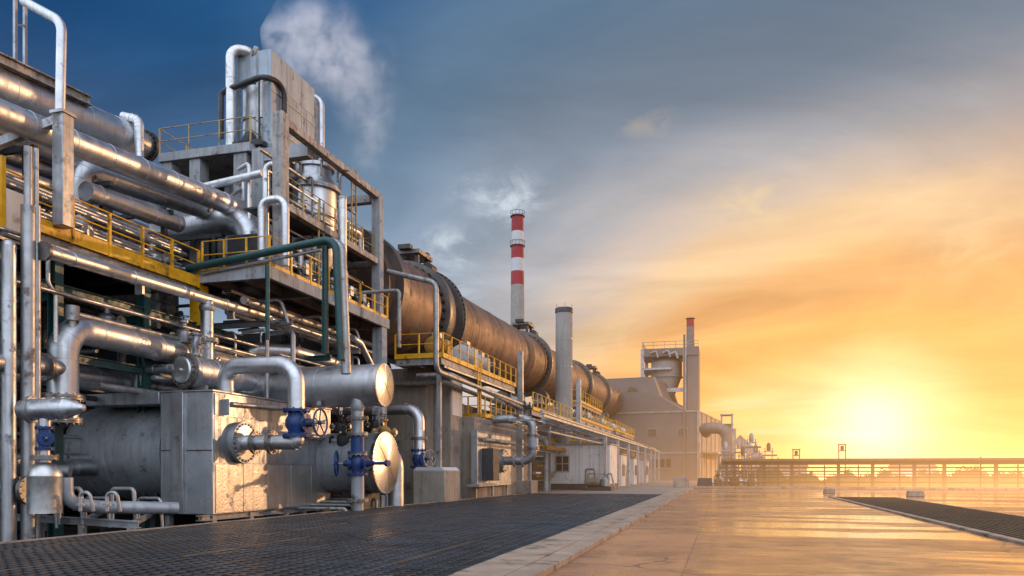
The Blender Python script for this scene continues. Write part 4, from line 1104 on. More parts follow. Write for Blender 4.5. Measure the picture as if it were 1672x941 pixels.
for x in (-15.9, -18.5): MB().prism([(31.7, -.3), (33.5, -.3), (33.4, c2.z-.8), (32.6, c2.z-1.38), (31.8, c2.z-.8)], 'X', x-.14, x+.14).build('saddle', M['dark'], ex2)
# white elbow behind the lower exchanger
pipe('branch_pipe', 'dull fat elbow pipe behind the lower exchanger', [V(c2.x-2.6, 35.4, c2.z+.6), V(c2.x-.75, 35.2, c2.z+.6), V(c2.x-.75, 35.2, -.2)], .45, 'alu2', .8, .5)

# stand pipe with two valves in front of the lower exchanger
sx = at(584, 720, D=33.6); X0, Y0 = sx.x, sx.y
t = thing('stand_pipe', 'flanged grey stand pipe carrying the upper exchanger, with blue branches', 'pipe', (X0, Y0, -.3))
zz = lambda py: at(584, py, D=33.6).z
MB().tube([(X0, Y0, -.32), (X0, Y0, zz(640))], .26, 20).build('pipe_run', M['galv'], t)
MB().lathe([(.26, 0), (.34, .25), (.2, .9), (.12, 1.1)], (X0, Y0, zz(672)), (0,0,1), 20).build('cone', M['galv'], t)
for py, fr in ((683, .48), (709, .46), (741, .44), (817, .48)): MB().flange((X0, Y0, zz(py)), (0,0,1), fr, .055, 12, .035).build('flange', M['flange'], t)
MB().cyl((X0, Y0, zz(738)), (X0, Y0, zz(712)), .30, n=20).build('blue_spool', M['blue'], t)
MB().cyl((X0, Y0, zz(815)), (X0, Y0, zz(776)), .29, n=20).build('blue_spool', M['tank'], t)
valve('blue gate valve with a big handwheel before the lower exchanger', (X0, Y0, zz(757)), (0,0,1), (-.94, -.34, 0), .27, .54, length=.95, stem=.92)
t = thing('valve_spindle', 'blue horizontal valve spindle pointing right before the lower exchanger', 'valve', (X0, Y0, zz(757)))
z_ = zz(757); dv = V(.96,-.28,0).normalized()
b_ = MB(); b_.lathe([(.2, .30), (.24, .5), (.24, .56), (.13, .6), (.12, .9)], (X0, Y0, z_), dv, 16); b_.cyl(V(X0,Y0,z_)+dv*.8, V(X0,Y0,z_)+dv*1.7, .075, n=10); b_.cyl(V(X0,Y0,z_)+dv*1.62, V(X0,Y0,z_)+dv*1.78, .14, n=12); b_.build('spindle', M['blue'], t)
b_ = MB(); b_.flange(V(X0,Y0,z_)+dv*.53, dv, .27, .04, 8); b_.build('flange', M['blue'], t)
for i, (px, py, s) in enumerate(((562, 716, 1.0), (556, 690, .7), (612, 685, .6))):
    q = at(px, py, D=35); pump(q.x, q.y, q.z-.4, s, ('dark large', 'dark mid-sized', 'dark small')[i] + ' valve cluster between the two exchangers', m='dark')
pump(-16.5, 35.6, c2.z+1.3, .9, 'ochre valve motor on top of the lower exchanger area', m='ochre')

# pipe with elbow going down to the concrete block
q0 = at(684, 668, Y=41.2)
cb0 = at(726, 820, Z=0)
t = thing('elbow_pipe', 'silver elbow pipe dropping onto the concrete plinth right of the exchangers', 'pipe', (q0.x, 41.2, 1.9))
MB().tube([(q0.x-6.5, 41.2, q0.z), (q0.x, 41.2, q0.z), (q0.x, 41.2, 2.4)], .33, 22, .75, 1.3, bn=7).build('pipe_run', M['alu'], t)
zf = at(684, 716, Y=41.2).z
MB().flange((q0.x, 41.2, zf), (0,0,1), .5, .07, 12).build('flange', M['flange'], t)
valve('blue valve with dark handwheel standing on the concrete plinth', (q0.x, 41.2, at(684, 749, Y=41.2).z), (0,0,1), (.92,-.38,0), .30, .48, wheel='galv', length=.95, stem=.85)
t = thing('concrete_plinth', 'chamfered concrete plinth block beside the grating', 'block', (cb0.x-.9, cb0.y+1.2, 0))
L_ = 2.6; x0, x1 = cb0.x-1.9, cb0.x
MB().prism([(cb0.y, -.3), (cb0.y+L_, -.3), (cb0.y+L_, 1.75), (cb0.y, 1.75)], 'X', x0, x1).build('body', M['concrete'], t, bevel=.05)
MB().prism([(x0+.02, 1.752), (x1-.02, 1.752), (x1-.22, 1.94), (x0+.2, 1.94)], 'Y', cb0.y+.02, cb0.y+L_-.02).build('top_plate', M['white'], t)

# ------------------------------------------------------------------ kiln
KX = -21.0; KA, KB = V(KX, 39.5, 12.25), V(KX, 144, 14.9); KR = 3.0
def kz(y): return KA.z + (KB.z-KA.z)*(y-KA.y)/(KB.y-KA.y)
kd = (KB-KA).normalized()
kl = thing('rotary_kiln', 'huge heat-stained rotary kiln tube running back to the far plant', 'kiln', (KX, 86, 8))
b_ = MB(); b_.tube([KA, KB], KR, 72, 0, 0)
for y in (54.5, 56.0, 63, 68, 72, 90, 97, 114, 132): b_.band((KX, y, kz(y)), kd, KR, .12, .02, 72)
b_.build('shell', M['kiln'], kl)
for y, w_ in ((48.6, 1.1), (80.2, 1.2), (106.6, 1.2), (124.6, 1.2)):
    b_ = MB(); b_.lathe([(KR+.05, -w_/2), (KR+.50, -w_/2), (KR+.52, -w_/2+.03), (KR+.52, w_/2-.03), (KR+.50, w_/2), (KR+.05, w_/2)], (KX, y, kz(y)), kd, 72)
    b_.build('tyre', M['tyre'], kl)
    b_ = MB()
    for k in range(36):
        a_ = 2*math.pi*k/36; e = V(math.cos(a_), 0, math.sin(a_))
        for s in (-1, 1): b_.beam(V(KX, y+s*(w_/2+.0), kz(y)) + e*(KR+.11), V(KX, y+s*(w_/2+.34), kz(y)) + e*(KR+.11), .18, .16)
    b_.build('tyre_pads', M['dark'], kl)
    b_ = MB(); b_.band((KX, y-w_/2-.75, kz(y)), kd, KR, .5, .07, 72); b_.band((KX, y+w_/2+.75, kz(y)), kd, KR, .5, .07, 72); b_.build('shell_band', M['kiln'], kl)
# girth gear beside the first tyre
b_ = MB(); y = 51.0
b_.lathe([(KR+.02, -.25), (KR+.5, -.25), (KR+.5, .25), (KR+.02, .25)], (KX, y, kz(y)), kd, 72)
for k in range(64):
    a_ = 2*math.pi*k/64; e = V(math.cos(a_), 0, math.sin(a_)); b_.beam(V(KX, y, kz(y)) + e*(KR+.49), V(KX, y, kz(y)) + e*(KR+.62), .15, .44)
b_.build('girth_gear', M['tyre'], kl)
b_ = MB(); b_.lathe([(KR+.02, -.5), (KR+.55, -.5), (KR+.55, .3), (KR+.02, .3)], (KX, 40.8, kz(40.8)), kd, 72); b_.build('inlet_seal', M['tyre'], kl)
# brackets on top of the tyres
for y, lab in ((50.0, 'nearest steel bracket table on top of the kiln'), (80.6, 'second steel bracket table on top of the kiln, right of the striped chimney'), (124.6, 'farthest steel bracket table on top of the kiln')):
    t = thing('kiln_bracket', lab, 'bracket', (KX, y, kz(y)+KR+.4), 'bracket tables on top of the kiln')
    z = kz(y)+KR+.38
    MB().box((KX-.9, y-1.3, z+.75), (KX+1.0, y+1.3, z+1.05)).build('table', M['tyre'], t, bevel=.03)
    for dx in (-.7, .7):
        for dy in (-.9, .9): MB().box((KX+dx-.13, y+dy-.13, z-.25), (KX+dx+.13, y+dy+.13, z+.75)).build('leg', M['dark'], t)
    MB().box((KX-.4, y-1.7, z+1.0), (KX+.5, y-1.2, z+1.3)).build('block', M['dark'], t)
    MB().box((KX+.3, y+.8, z+1.05), (KX+.8, y+1.25, z+1.35)).build('block', M['dark'], t)
    MB().lathe([(.4, 0), (.4, 1.0)], (KX+1.25, y-.5, z-.1), (0,1,0), 14).build('roller', M['dark'], t)
# piers with rollers
for i, y in enumerate((48.6, 80.2, 106.6, 124.6)):
    lab = ('nearest', 'second', 'third', 'farthest')[i] + ' concrete pier with support rollers under the kiln'
    t = thing('kiln_pier', lab, 'pier', (KX, y, 0), 'piers under the kiln')
    zt = kz(y) - KR - 1.75
    MB().box((KX-3, y-1.5, -.3), (KX+3.2, y+1.5, zt)).build('pier_block', M['concrete'], t, bevel=.04)
    MB().box((KX-3.2, y-1.7, zt), (KX+3.0, y+1.7, zt+.3)).build('base_frame', M['dark'], t)
    for s in (-1, 1):
        a_ = R(30)*s; rr = .85
        c = V(KX + math.sin(a_)*(KR+.4+rr), y, kz(y) - math.cos(a_)*(KR+.4+rr))
        b_ = MB(); b_.cyl(c - V(0,.62,0), c + V(0,.62,0), rr, n=32); b_.cyl(c - V(0,1.2,0), c + V(0,1.2,0), .22, n=16); b_.build('support_roller', M['tyre'], t)
        for q in (-1, 1): MB().prism([(c.x-.6, zt+.3), (c.x+.6, zt+.3), (c.x+.32, c.z+.3), (c.x-.32, c.z+.3)], 'Y', y+q*1.0-.16, y+q*1.0+.16).build('bearing', M['galv'], t)

# concrete substructure near the first pier
t = thing('kiln_foundation', 'stepped concrete foundation walls below the near kiln platform', 'foundation', (-18.5, 47, -.3))
MB().box((-22, 43.4, -.3), (-17.35, 46.6, 8.0)).build('tall_wall', M['concrete'], t, bevel=.03)
MB().box((-17.33, 44.6, -.3), (-16.2, 46.8, 8.0)).build('pilaster', M['concrete'], t, bevel=.03)
MB().box((-16.21, 44.8, 5.2), (-16.17, 46.6, 7.4)).build('wall_plate', M['white'], t)
MB().box((-21.5, 46.9, -.3), (-15.45, 62, 5.25)).build('lower_block', M['concrete'], t, bevel=.04)
MB().box((-21, 43.0, -.3), (-17.7, 43.38, 3.6)).build('buttress', M['concrete'], t)

def kiln_platform(label, x0, x1, y0, y1, z, front=True, left=True, right=False, sp=1.5, m='yellow', h=1.2, post=.08):
    t = thing('kiln_platform', label, 'platform', (x1, y0, z), 'yellow railed platforms along the kiln')
    MB().box((x0, y0, z-.1), (x1-.03, y1, z)).build('deck', M['dark'], t)
    b_ = MB(); b_.ibeam((x1-.12, y0, z-.36), (x1-.12, y1, z-.36), .2, .5, .04); b_.ibeam((x0, y0+.1, z-.36), (x1-.24, y0+.1, z-.36), .2, .5, .04)
    b_.build('edge_beam', M['rusty'], t)
    pts = []
    if left: pts.append((x0, y0, z))
    pts += [(x1, y0, z), (x1, y1, z)]
    if right: pts.append((x0, y1, z))
    railing(t, pts, h, m, sp, .28, post, .028)
    n = max(2, round((y1-y0)/6))
    for k in range(n):
        y = y0 + .4 + (y1-y0-.8)*k/(n-1)
        MB().box((x1-.5, y-.12, -.2), (x1-.26, y+.12, z-.6)).build('post', M['steel'], t) if z < 8 or True else None
    return t
kiln_platform('near yellow-railed platform under the first kiln tyre', -18.4, -15.45, 41.2, 57.2, 8.45)
kiln_platform('lower yellow-railed platform on the concrete foundation', -17.8, -15.4, 49.1, 62, 5.55, sp=1.35)
kiln_platform('middle yellow-railed platform under the second kiln tyre', -17, -14.4, 58.5, 73.6, 6.75, left=False, right=True)
kiln_platform('upper far yellow-railed platform under the third kiln tyre', -17, -14.4, 80, 104, 7.4, left=True, right=True, sp=2)
kiln_platform('upper farthest yellow-railed platform near the sheet-clad building', -17, -14.2, 106, 128, 7.5, left=True, right=True, sp=2)
kiln_platform('lower farthest yellow-railed platform near the sheet-clad building', -16.5, -13.6, 104, 129, 4.6, left=True, right=True, sp=2)
kiln_platform('low yellow-railed platform behind the cabin roof', -16.8, -13.7, 75, 92, 4.9, sp=1.6, left=True, right=True)
kiln_platform('topmost far yellow-railed platform beside the third kiln tyre', -17, -15.3, 84, 100, 9.6, sp=1.8, left=True, right=True)
# drives on the near platform
for i, (x, y, s, m_, lab) in enumerate(((-16.6, 43.2, 1.0, 'ochre', 'ochre motor on the near kiln platform, closest to the tower'), (-16.4, 47.6, 1.15, 'white', 'pale gearbox on the near kiln platform beside the girth gear'), (-16.3, 50.6, .95, 'white', 'pale motor on the near kiln platform, right of the gearbox'), (-16.4, 53.8, .8, 'dark', 'dark motor at the right end of the near kiln platform'))):
    t = thing('drive_motor', lab, 'motor', (x, y, 8.45))
    MB().box((x-.5*s, y-.8*s, 8.45), (x+.5*s, y+.8*s, 8.65)).build('base', M['dark'], t)
    b_ = MB(); b_.lathe([(.3*s, -.75*s), (.52*s, -.7*s), (.55*s, -.2*s), (.55*s, .5*s), (.45*s, .7*s), (.15*s, .75*s)], (x, y, 8.65+.55*s), (0,1,0), 20)
    for k in range(6): b_.band((x, y-.45*s+k*.16*s, 8.65+.55*s), (0,1,0), .55*s, .04, .05, 20)
    b_.build('housing', M[m_], t)
    MB().box((x-.2*s, y-.25*s, 8.65+1.05*s), (x+.3*s, y+.3*s, 8.65+1.35*s)).build('terminal_box', M['galv'], t)
    MB().box((x-.6*s, y+.8*s, 8.45), (x+.4*s, y+1.5*s, 8.45+1.3*s)).build('guard', M[m_], t, bevel=.05)
# pipes past the foundation
P1 = -15.2
p_ = [at(652, 474, X=-16.2), at(652, 474, X=-15.6), V(-15.6, at(652, 474, X=-15.6).y, 7.9)]
p_[0] = p_[1] + V(-2, 0, 0)
pipe('thin_pipe', 'thin crooked conduit rising before the near end of the kiln', p_, .09, 'rusty', .2, 0)
q = at(712, 462, X=-15.1)
pipe('conduit', 'grey conduit dropping from the kiln top and running along under the near platform', [q + V(-3, .3, .9), q, V(q.x, q.y, 7.2), V(q.x, 72, 6.7)], .15, 'galv', .5, 0)
pipe('conduit', 'rusty level conduit under the near kiln platform', [(-17.2, 41.6, 7.3), (-15.15, 41.6, 7.3), (-15.15, 64, 6.4)], .13, 'rusty', .4, 0)
pipe('conduit', 'second rusty conduit lower on the concrete foundation wall', [(-22, 42.8, 7.0), (-15.9, 42.8, 7.0), (-15.9, 58, 6.6)], .14, 'rusty', .4, 0)
q = at(850, 574, X=-15.25); b_ = MB(); b_.box((q.x-.2, q.y-.2, 0), (q.x+.2, q.y+.2, q.z)); b_.build('steel_post', M['galv'], label='square grey steel post left of the pale chimney', cat='post')
q = at(945, 620, X=-12.8); b_ = MB(); b_.box((q.x-.2, q.y-.2, 0), (q.x+.2, q.y+.2, q.z)); b_.build('steel_post', M['galv'], label='square grey steel post right of the pale chimney', cat='post')
pump(-15.2, 58.2, 6.6, 1.0, 'dark valve cluster above the lower railed platform', m='dark')

# second box enclosure with panel and loop
B2X = -15.0; B2Y0, B2Y1, B2Z0, B2Z1 = 46.2, 54.2, .72, 4.35
t = thing('panel_enclosure', 'smaller sunlit sheet-metal enclosure with flange below the railed platform', 'enclosure', (B2X, 50, 0))
MB().box((-15.43, B2Y0, B2Z0), (B2X, B2Y1, B2Z1)).build('casing', M['panel'], t, bevel=.02)
for y in (B2Y0+.3, B2Y0+4, B2Y1-.4):
    MB().box((B2X-.3, y-.07, -.02), (B2X-.16, y+.07, B2Z0)).build('leg', M['galv'], t)
e = MB()
for y in (B2Y0+2.6, B2Y0+5.3): e.box((B2X-.005, y, B2Z0+.05), (B2X+.02, y+.05, B2Z1-.05))
e.box((B2X-.005, B2Y0+.05, 2.9), (B2X+.025, B2Y1-.05, 2.95)); e.build('seam_strip', M['galv'], t)
MB().box((B2X+.02, B2Y0+1.0, 1.1), (B2X+.75, B2Y0+2.4, 3.2)).build('switch_box', M['dark'], t, bevel=.03)
MB().tube([(B2X+.3, B2Y0+.6, 3.75), (B2X+.3, B2Y1-.3, 3.75)], .12, 12).build('vent_bar', M['rusty'], t)
MB().box((B2X-.3, B2Y0-1.2, .75), (B2X+.5, B2Y0+2.6, .9)).build('shelf', M['steel'], t)
fy = 51.6; fz = 2.45; r = .30
t = thing('pipe_loop', 'grey pipe loop rising from the small enclosure flange toward the shelter', 'pipe', (B2X, fy, fz))
b_ = MB(); b_.cyl((B2X, fy, fz), (B2X+.3, fy, fz), .82, n=32)
for k in range(16):
    a_ = 2*math.pi*k/16; q = V(B2X+.3, fy+.7*math.cos(a_), fz+.7*math.sin(a_)); b_.cyl(q, q + V(.06,0,0), .05, n=6)
b_.build('box_flange', M['galv'], t)
zt = 5.35
MB().tube([(B2X+.3, fy, fz), (B2X+2.3, fy, fz), (B2X+2.3, fy, zt), (B2X-1.6, fy-.6, zt)], r, 20, .7, 1.0).build('pipe_run', M['galv'], t)
for f in (1.0, 1.6): MB().flange((B2X+f, fy, fz), (1,0,0), .46, .06, 12).build('flange', M['rusty'], t)
for z in (3.3, 4.2): MB().flange((B2X+2.3, fy, z), (0,0,1), .44, .06, 12).build('flange', M['flange'], t)
MB().cyl((B2X+2.3, fy, 3.35), (B2X+2.3, fy, 4.15), .37, n=20).build('blue_sleeve', M['tank'], t)
q = at(862, 806, Z=0); 
MB().box((q.x-2.3, q.y, -.02), (q.x+.25, q.y+2.2, .98)).build('concrete_block', M['concrete'], label='low concrete block at the far end of the grating, beside the cabin', cat='block', bevel=.04)

# pale chimney by the kiln
b0 = V(-15.4, 75.6, 0)
t = thing('pale_chimney', 'plain pale concrete chimney in front of the kiln', 'chimney', b0)
MB().lathe([(.93, 0), (.88, 6), (.84, 17.6)], b0, (0,0,1), 40).build('shaft', M['pale'], t)
MB().lathe([(.86, 17.6), (.90, 17.62), (.90, 18.0), (.84, 18.1), (.65, 18.1)], b0, (0,0,1), 40).build('dark_cap', M['dark'], t)
b_ = MB()
for z in (4.5, 8, 12.2, 15): b_.band(b0 + V(0,0,z), (0,0,1), .89-z*.003, .05, .012, 40)
b_.build('ring', M['galv'], t)
for k in range(5):
    a_ = 2*math.pi*k/5; MB().cyl(b0 + V(.8*math.cos(a_), .8*math.sin(a_), 18.0), b0 + V(.8*math.cos(a_), .8*math.sin(a_), 18.5), .02, n=6).build('rod', M['dark'], t)

# red and white chimney
c0 = at(845, 560, D=150); c0.z = 0
zz = lambda py: at(845, py, D=150).z
t = thing('striped_chimney', 'tall red and white banded chimney behind the kiln', 'chimney', c0)
rad = lambda z: 1.62 - (z/zz(352))*.45
lv = [zz(352), zz(379), zz(401), zz(423), zz(444), zz(466)]
MB().lathe([(1.62, 0), (rad(lv[5]), lv[5])], c0, (0,0,1), 40).build('shaft', M['pale'], t)
for i in range(5):
    za, zb = lv[i+1], lv[i]
    MB().lathe([(rad(za)+.004*i, za), (rad(zb)+.004*i, zb)], c0, (0,0,1), 40).build('red_band' if i % 2 == 0 else 'white_band', M['red' if i % 2 == 0 else 'white'], t)
for z in (lv[0]-.2, zz(402)):
    b_ = MB(); b_.lathe([(rad(z)+.02, z-.1), (rad(z)+.26, z-.1), (rad(z)+.26, z+.02), (rad(z)+.02, z+.02)], c0, (0,0,1), 32)
    b_.torus(c0 + V(0,0,z+.9), (0,0,1), rad(z)+.24, .04, 32, 6)
    for k in range(12):
        a_ = 2*math.pi*k/12; e = V(math.cos(a_), math.sin(a_), 0)*(rad(z)+.24); b_.cyl(c0 + e + V(0,0,z), c0 + e + V(0,0,z+.9), .03, n=6)
    b_.build('gallery', M['dark'], t)

# ------------------------------------------------------------------ cabin, shelter, clutter
c = at(897, 800, Z=0); cxa = c.x; cya = c.y; cxb = at(996, 797, Y=cya).x
H = 4.15
cb = thing('cabin', 'small pale cabin with a four-pane window under the pipe shelter', 'cabin', (cxa, cya, 0))
MB().box((cxa, cya, .55), (cxb, cya+5, H)).build('wall', M['cabin'], cb, bevel=.03)
MB().box((cxa-.05, cya-.05, 0), (cxb+.05, cya+5, .55)).build('plinth', M['dark'], cb)
MB().box((cxa-.12, cya-.12, H), (cxb+.12, cya+5.1, H+.1)).build('roof', M['steel'], cb)
w0 = at(908, 745, Y=cya); w1 = at(929, 770, Y=cya)
wn = MB().box((w0.x, cya-.04, w1.z), (w1.x, cya-.003, w0.z)).build('window', M['window'], cb)
e = MB()
for x in (w0.x, (w0.x+w1.x)/2, w1.x): e.box((x-.05, cya-.09, w1.z-.05), (x+.05, cya-.042, w0.z+.05))
for z in (w1.z, (w0.z+w1.z)/2, w0.z): e.box((w0.x+.052, cya-.085, z-.05), ((w0.x+w1.x)/2-.052, cya-.043, z+.05)); e.box(((w0.x+w1.x)/2+.052, cya-.085, z-.05), (w1.x-.052, cya-.043, z+.05))
e.build('window_frame', M['frame'], wn)
e = MB()
for k in range(1, 6): x = cxa + (cxb-cxa)*k/6; e.box((x-.015, cya-.012, .6), (x+.015, cya-.002, H-.05)) if not (w0.x-.1 < x < w1.x+.1) else None
e.build('seam_strip', M['frame'], cb)
q = at(975, 790, Y=cya-1.6)
t = thing('pump_set', 'cluttered pale pump set standing against the cabin', 'pump', (q.x, q.y, 0))
MB().box((q.x-1.2, q.y-.6, .02), (q.x+1.3, q.y+.6, .3)).build('base', M['dark'], t)
MB().lathe([(.2, -.9), (.36, -.8), (.4, -.1), (.4, .3), (.22, .5)], (q.x-.2, q.y, .75), (1,0,0), 18).build('housing', M['dclad'], t)
MB().lathe([(.3, 0), (.42, .1), (.42, .7), (.2, .95), (.1, 1.0), (.1, 1.3)], (q.x+.75, q.y, .3), (0,0,1), 16).build('motor', M['galv'], t)
MB().tube([(q.x-.2, q.y, 1.0), (q.x-.2, q.y, 1.9), (q.x-1.0, q.y, 1.9), (q.x-1.0, q.y, .3)], .10, 12, .2).build('pipe', M['flange'], t)
MB().tube([(q.x+.75, q.y-.2, 1.2), (q.x+1.25, q.y-.2, 1.7), (q.x+1.6, q.y-.2, .1)], .08, 12, .2).build('pipe', M['rusty'], t)
MB().tube([(q.x-.9, q.y+.4, .3), (q.x-.9, q.y+.4, 1.5), (q.x+.9, q.y+.4, 1.5), (q.x+.9, q.y+.4, .3)], .06, 8, .15).build('guard_frame', M['yellow_dull'], t)
sh = thing('pipe_shelter', 'long open rack of posts carrying pipes in front of the kiln', 'pipe rack', (-10.2, 80, 0))
for i, y in enumerate((68.6, 77, 86, 96, 105, 114, 121, 128)):
    for x in (-10.2, -13.2): 
        if x < -12 and y < 80: continue
        MB().box((x-.13, y-.13, 0), (x+.13, y+.13, 4.85)).build('post', M['galv'], sh)
    MB().box((-13.3, y-.1, 4.6), (-10.3, y+.1, 4.84)).build('cross_beam', M['steel'], sh)
MB().beam((-10.2, 44, 5.0), (-10.2, 129, 5.0), .1, .14).build('edge_beam', M['galv'], sh)
MB().beam((-13.2, 48, 4.98), (-13.2, 129, 4.98), .1, .14).build('edge_beam', M['galv'], sh)
for i, (x, z, r, y0) in enumerate(((-10.8, 5.35, .14, 46), (-11.4, 5.3, .11, 50), (-12.0, 5.4, .2, 52), (-12.7, 5.3, .13, 55), (-11.2, 4.35, .10, 50))):
    MB().tube([(x, y0, z), (x, 129, z)], r, 10, 0, 3).build('pipe', M['galv' if i != 2 else 'alu2'], sh)
for i in range(4): MB().box((-13.2, 47+i*6.0, 4.90), (-10.2, 47.15+i*6.0, 5.0)).build('cross_beam', M['steel'], sh)
for x in (-10.2,): MB().box((x-.12, 57.9, 0), (x+.12, 58.15, 4.9)) # far side left open on purpose
# units under the shelter
uu = None
for i, (y, hgt, lab) in enumerate(((86, 3.6, 'nearest pale equipment booth under the pipe shelter'), (99, 3.4, 'middle pale equipment booth under the pipe shelter'), (114, 3.4, 'farthest pale equipment booth under the pipe shelter'))):
    t = thing('equipment_booth', lab, 'booth', (-12, y, 0), 'booths under the pipe shelter')
    MB().box((-15.5, y, 0), (-11.0, y+6, hgt)).build('wall', M['cabin'], t, bevel=.03)
    MB().box((-15.6, y-.1, hgt), (-10.8, y+6.1, hgt+.12)).build('roof', M['steel'], t)
    MB().box((-14.4, y-.03, .02), (-12.6, y+.01, 2.6)).build('door', M['tank'], t)
    MB().box((-11.02, y+1, 1.2), (-10.96, y+3.2, 2.5)).build('window', M['window'], t)
    MB().box((-11.02, y+4, .1), (-10.95, y+5.2, 2.4)).build('door', M['frame'], t)
for i in range(9):
    y = 76 + i*5.2 + rnd.random()*2; x = -13.6 - rnd.random()*2.2
    pump(x, y, 0, 2.0 + rnd.random()*1.2, 'rust-brown pump among the clutter below the kiln', 'pumps below the kiln', m=rnd.choice(('rusty', 'dark', 'ochre')))
for i in range(7):
    y = 64 + i*8; x = -14.4 - rnd.random()*2; h_ = 3 + rnd.random()*2
    MB().tube([(x, y, 0), (x, y, h_), (x-2.5, y+1, h_), (x-2.5, y+1, h_+1.5)], .22, 12, .5, 1).build('tower_pipe', M[rnd.choice(('alu2', 'rusty', 'galv'))], label='bent pipe rising from the clutter below the kiln', cat='pipe', group='bent pipes below the kiln')
p0 = V(-14.0, 76, 5.0)
MB().tube([(-13.9, 78, 5.8), (-13.9, 118, 5.8)], .42, 20, 0, 2.2).build('insulated_pipe', M['alu2'], label='fat dull pipe lying behind the shelter pipes below the kiln', cat='pipe')
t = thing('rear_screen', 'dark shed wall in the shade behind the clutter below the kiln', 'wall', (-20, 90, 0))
MB().box((-22.3, 62.3, 0), (-22, 128, 7.6)).build('cladding', M['near_black'], t)
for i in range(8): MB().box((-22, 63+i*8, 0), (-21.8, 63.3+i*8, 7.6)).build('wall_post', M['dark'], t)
# concrete blocks by the kerb
q = at(1099, 796, Z=0); b_ = MB(); b_.prism([(q.x, 0), (q.x+1.55, 0), (q.x+1.5, 1.1), (q.x+.05, 1.1)], 'Y', q.y, q.y+3); b_.build('concrete_block', M['concrete'], label='light concrete block by the kerb near the pipe shelter end', cat='block', bevel=.04)
q = at(1138, 796, D=86); b_ = MB(); b_.prism([(q.x, -.05), (q.x+1.7, -.05), (q.x+1.6, .95), (q.x+.1, .95)], 'Y', q.y, q.y+2.4); b_.build('concrete_block', M['dark'], label='dark block just past the light one by the kerb', cat='block', bevel=.04)

# ------------------------------------------------------------------ far plant
FY = 142
fb = thing('process_building', 'large sheet-clad building with stepped roof closing the kiln', 'building', (-10, FY, 0))
xr = at(1142, 770, Y=FY).x; xl = -24
zA = at(1142, 673, Y=FY).z; zB = at(1030, 640, Y=FY).z
MB().box((xl, FY, 0), (xr, FY+30, zA)).build('lower_wall', M['clad'], fb)
xm = at(1063, 640, Y=FY).x; xs = at(1116, 672, Y=FY).x
MB().prism([(xl, zA+.3), (xs, zA+.3), (xm, zB), (xl, zB)], 'Y', FY+.3, FY+30).build('upper_wall', M['clad'], fb)
xq0 = at(1006, 620, Y=FY+8).x; xq1 = at(1058, 620, Y=FY+8).x; zC = at(1030, 616, Y=FY+8).z
MB().prism([(xl, zB), (xq1+1.2, zB), (xq1, zC), (xl, zC)], 'Y', FY+8, FY+28).build('roof_house', M['clad'], fb)
MB().box((xl, FY-.12, zA), (xr+.12, FY+30, zA+.28)).build('trim', M['frame'], fb)
zt = at(1100, 741, Y=FY).z
MB().box((xl, FY-.1, zt), (xr+.1, FY-.005, zt+.3)).build('trim', M['frame'], fb)
MB().box((xr-.3, FY-.3, 0), (xr+.18, FY+.1, zA+.3)).build('corner_pipe', M['frame'], fb)
q = at(1136, 770, Y=FY); MB().box((q.x-2.1, FY-.32, 0), (q.x-1.75, FY-.02, zA+14)).build('downpipe', M['clad'], fb)
for px in (1062, 1072, 1082, 1092):
    q0 = at(px-4, 764, Y=FY); q1 = at(px+3, 750, Y=FY)
    wn = MB().box((q0.x, FY-.05, q0.z), (q1.x, FY-.004, q1.z)).build('window', M['window'], fb)
    MB().box((q0.x-.1, FY-.14, q0.z-.16), (q1.x+.1, FY-.052, q0.z)).build('sill', M['frame'], wn)
for i in range(5): MB().box((xr-.02, FY+3+i*6, 0), (xr+.2, FY+3.4+i*6, zA)).build('wall_rib', M['frame'], fb)
MB().box((xr, FY+3, zt), (xr+3, FY+27, zt+.3)).build('canopy', M['frame'], fb)
for i in range(4): MB().box((xr+2.6, FY+4+i*7, 0), (xr+2.9, FY+4.3+i*7, zt)).build('canopy_post', M['steel'], fb)

fb.rotation_euler.z = R(-7)
# preheater tower behind
HY = 162
pt = thing('preheater_tower', 'steel tower holding a cone hopper behind the sheet-clad building', 'tower', (-6, HY, 0))
A = lambda px, py: at(px, py, Y=HY)
x0, x1, zt, zm = A(1049, 0).x, A(1140, 0).x, A(1090, 569).z, A(1090, 640).z
for x in (x0, A(1118, 0).x):
    for y in (HY, HY+9): MB().box((x-.35, y-.35, 0), (x+.35, y+.35, zt)).build('column', M['deck_conc'], pt)
MB().box((x0-.3, HY-.3, zt-1.6), (x1, HY+9.5, zt)).build('top_floor', M['clad'], pt)
MB().box((x0-.3, HY-.3, A(1100,600).z-.4), (x0+6, HY+9.5, A(1100,600).z)).build('mid_floor', M['deck_conc'], pt)
MB().box((x0, HY-.2, A(1100,640).z), (A(1118,0).x, HY+.2, A(1100,640).z+.8)).build('tie_beam', M['deck_conc'], pt)
MB().box((A(1122,0).x, HY, 0), (A(1141,0).x, HY+10, zt+.2)).build('shaft_wall', M['clad'], pt)
MB().box((A(1119,0).x, HY+1, 0), (A(1122,0).x-.01, HY+8, A(1100,575).z)).build('duct_wall', M['near_black'], pt)
hx = A(1086,0).x; hr = A(1112,0).x - hx
MB().lathe([(hr*.15, A(1100,668).z), (hr*.95, A(1100,615).z), (hr, A(1100,612).z), (hr, A(1100,588).z), (hr*.6, A(1100,580).z)], (hx, HY+4, 0), (0,0,1), 36).build('cone_hopper', M['pale'], pt)
MB().torus((hx, HY+4, A(1100,613).z), (0,0,1), hr*1.02, .16, 36, 6).build('hopper_ring', M['steel'], pt)
railing(pt, [(x0, HY+9, zt), (x0, HY-.2, zt), (x1, HY-.2, zt)], 1.4, 'steel', 2.2, 0, .1, .06)
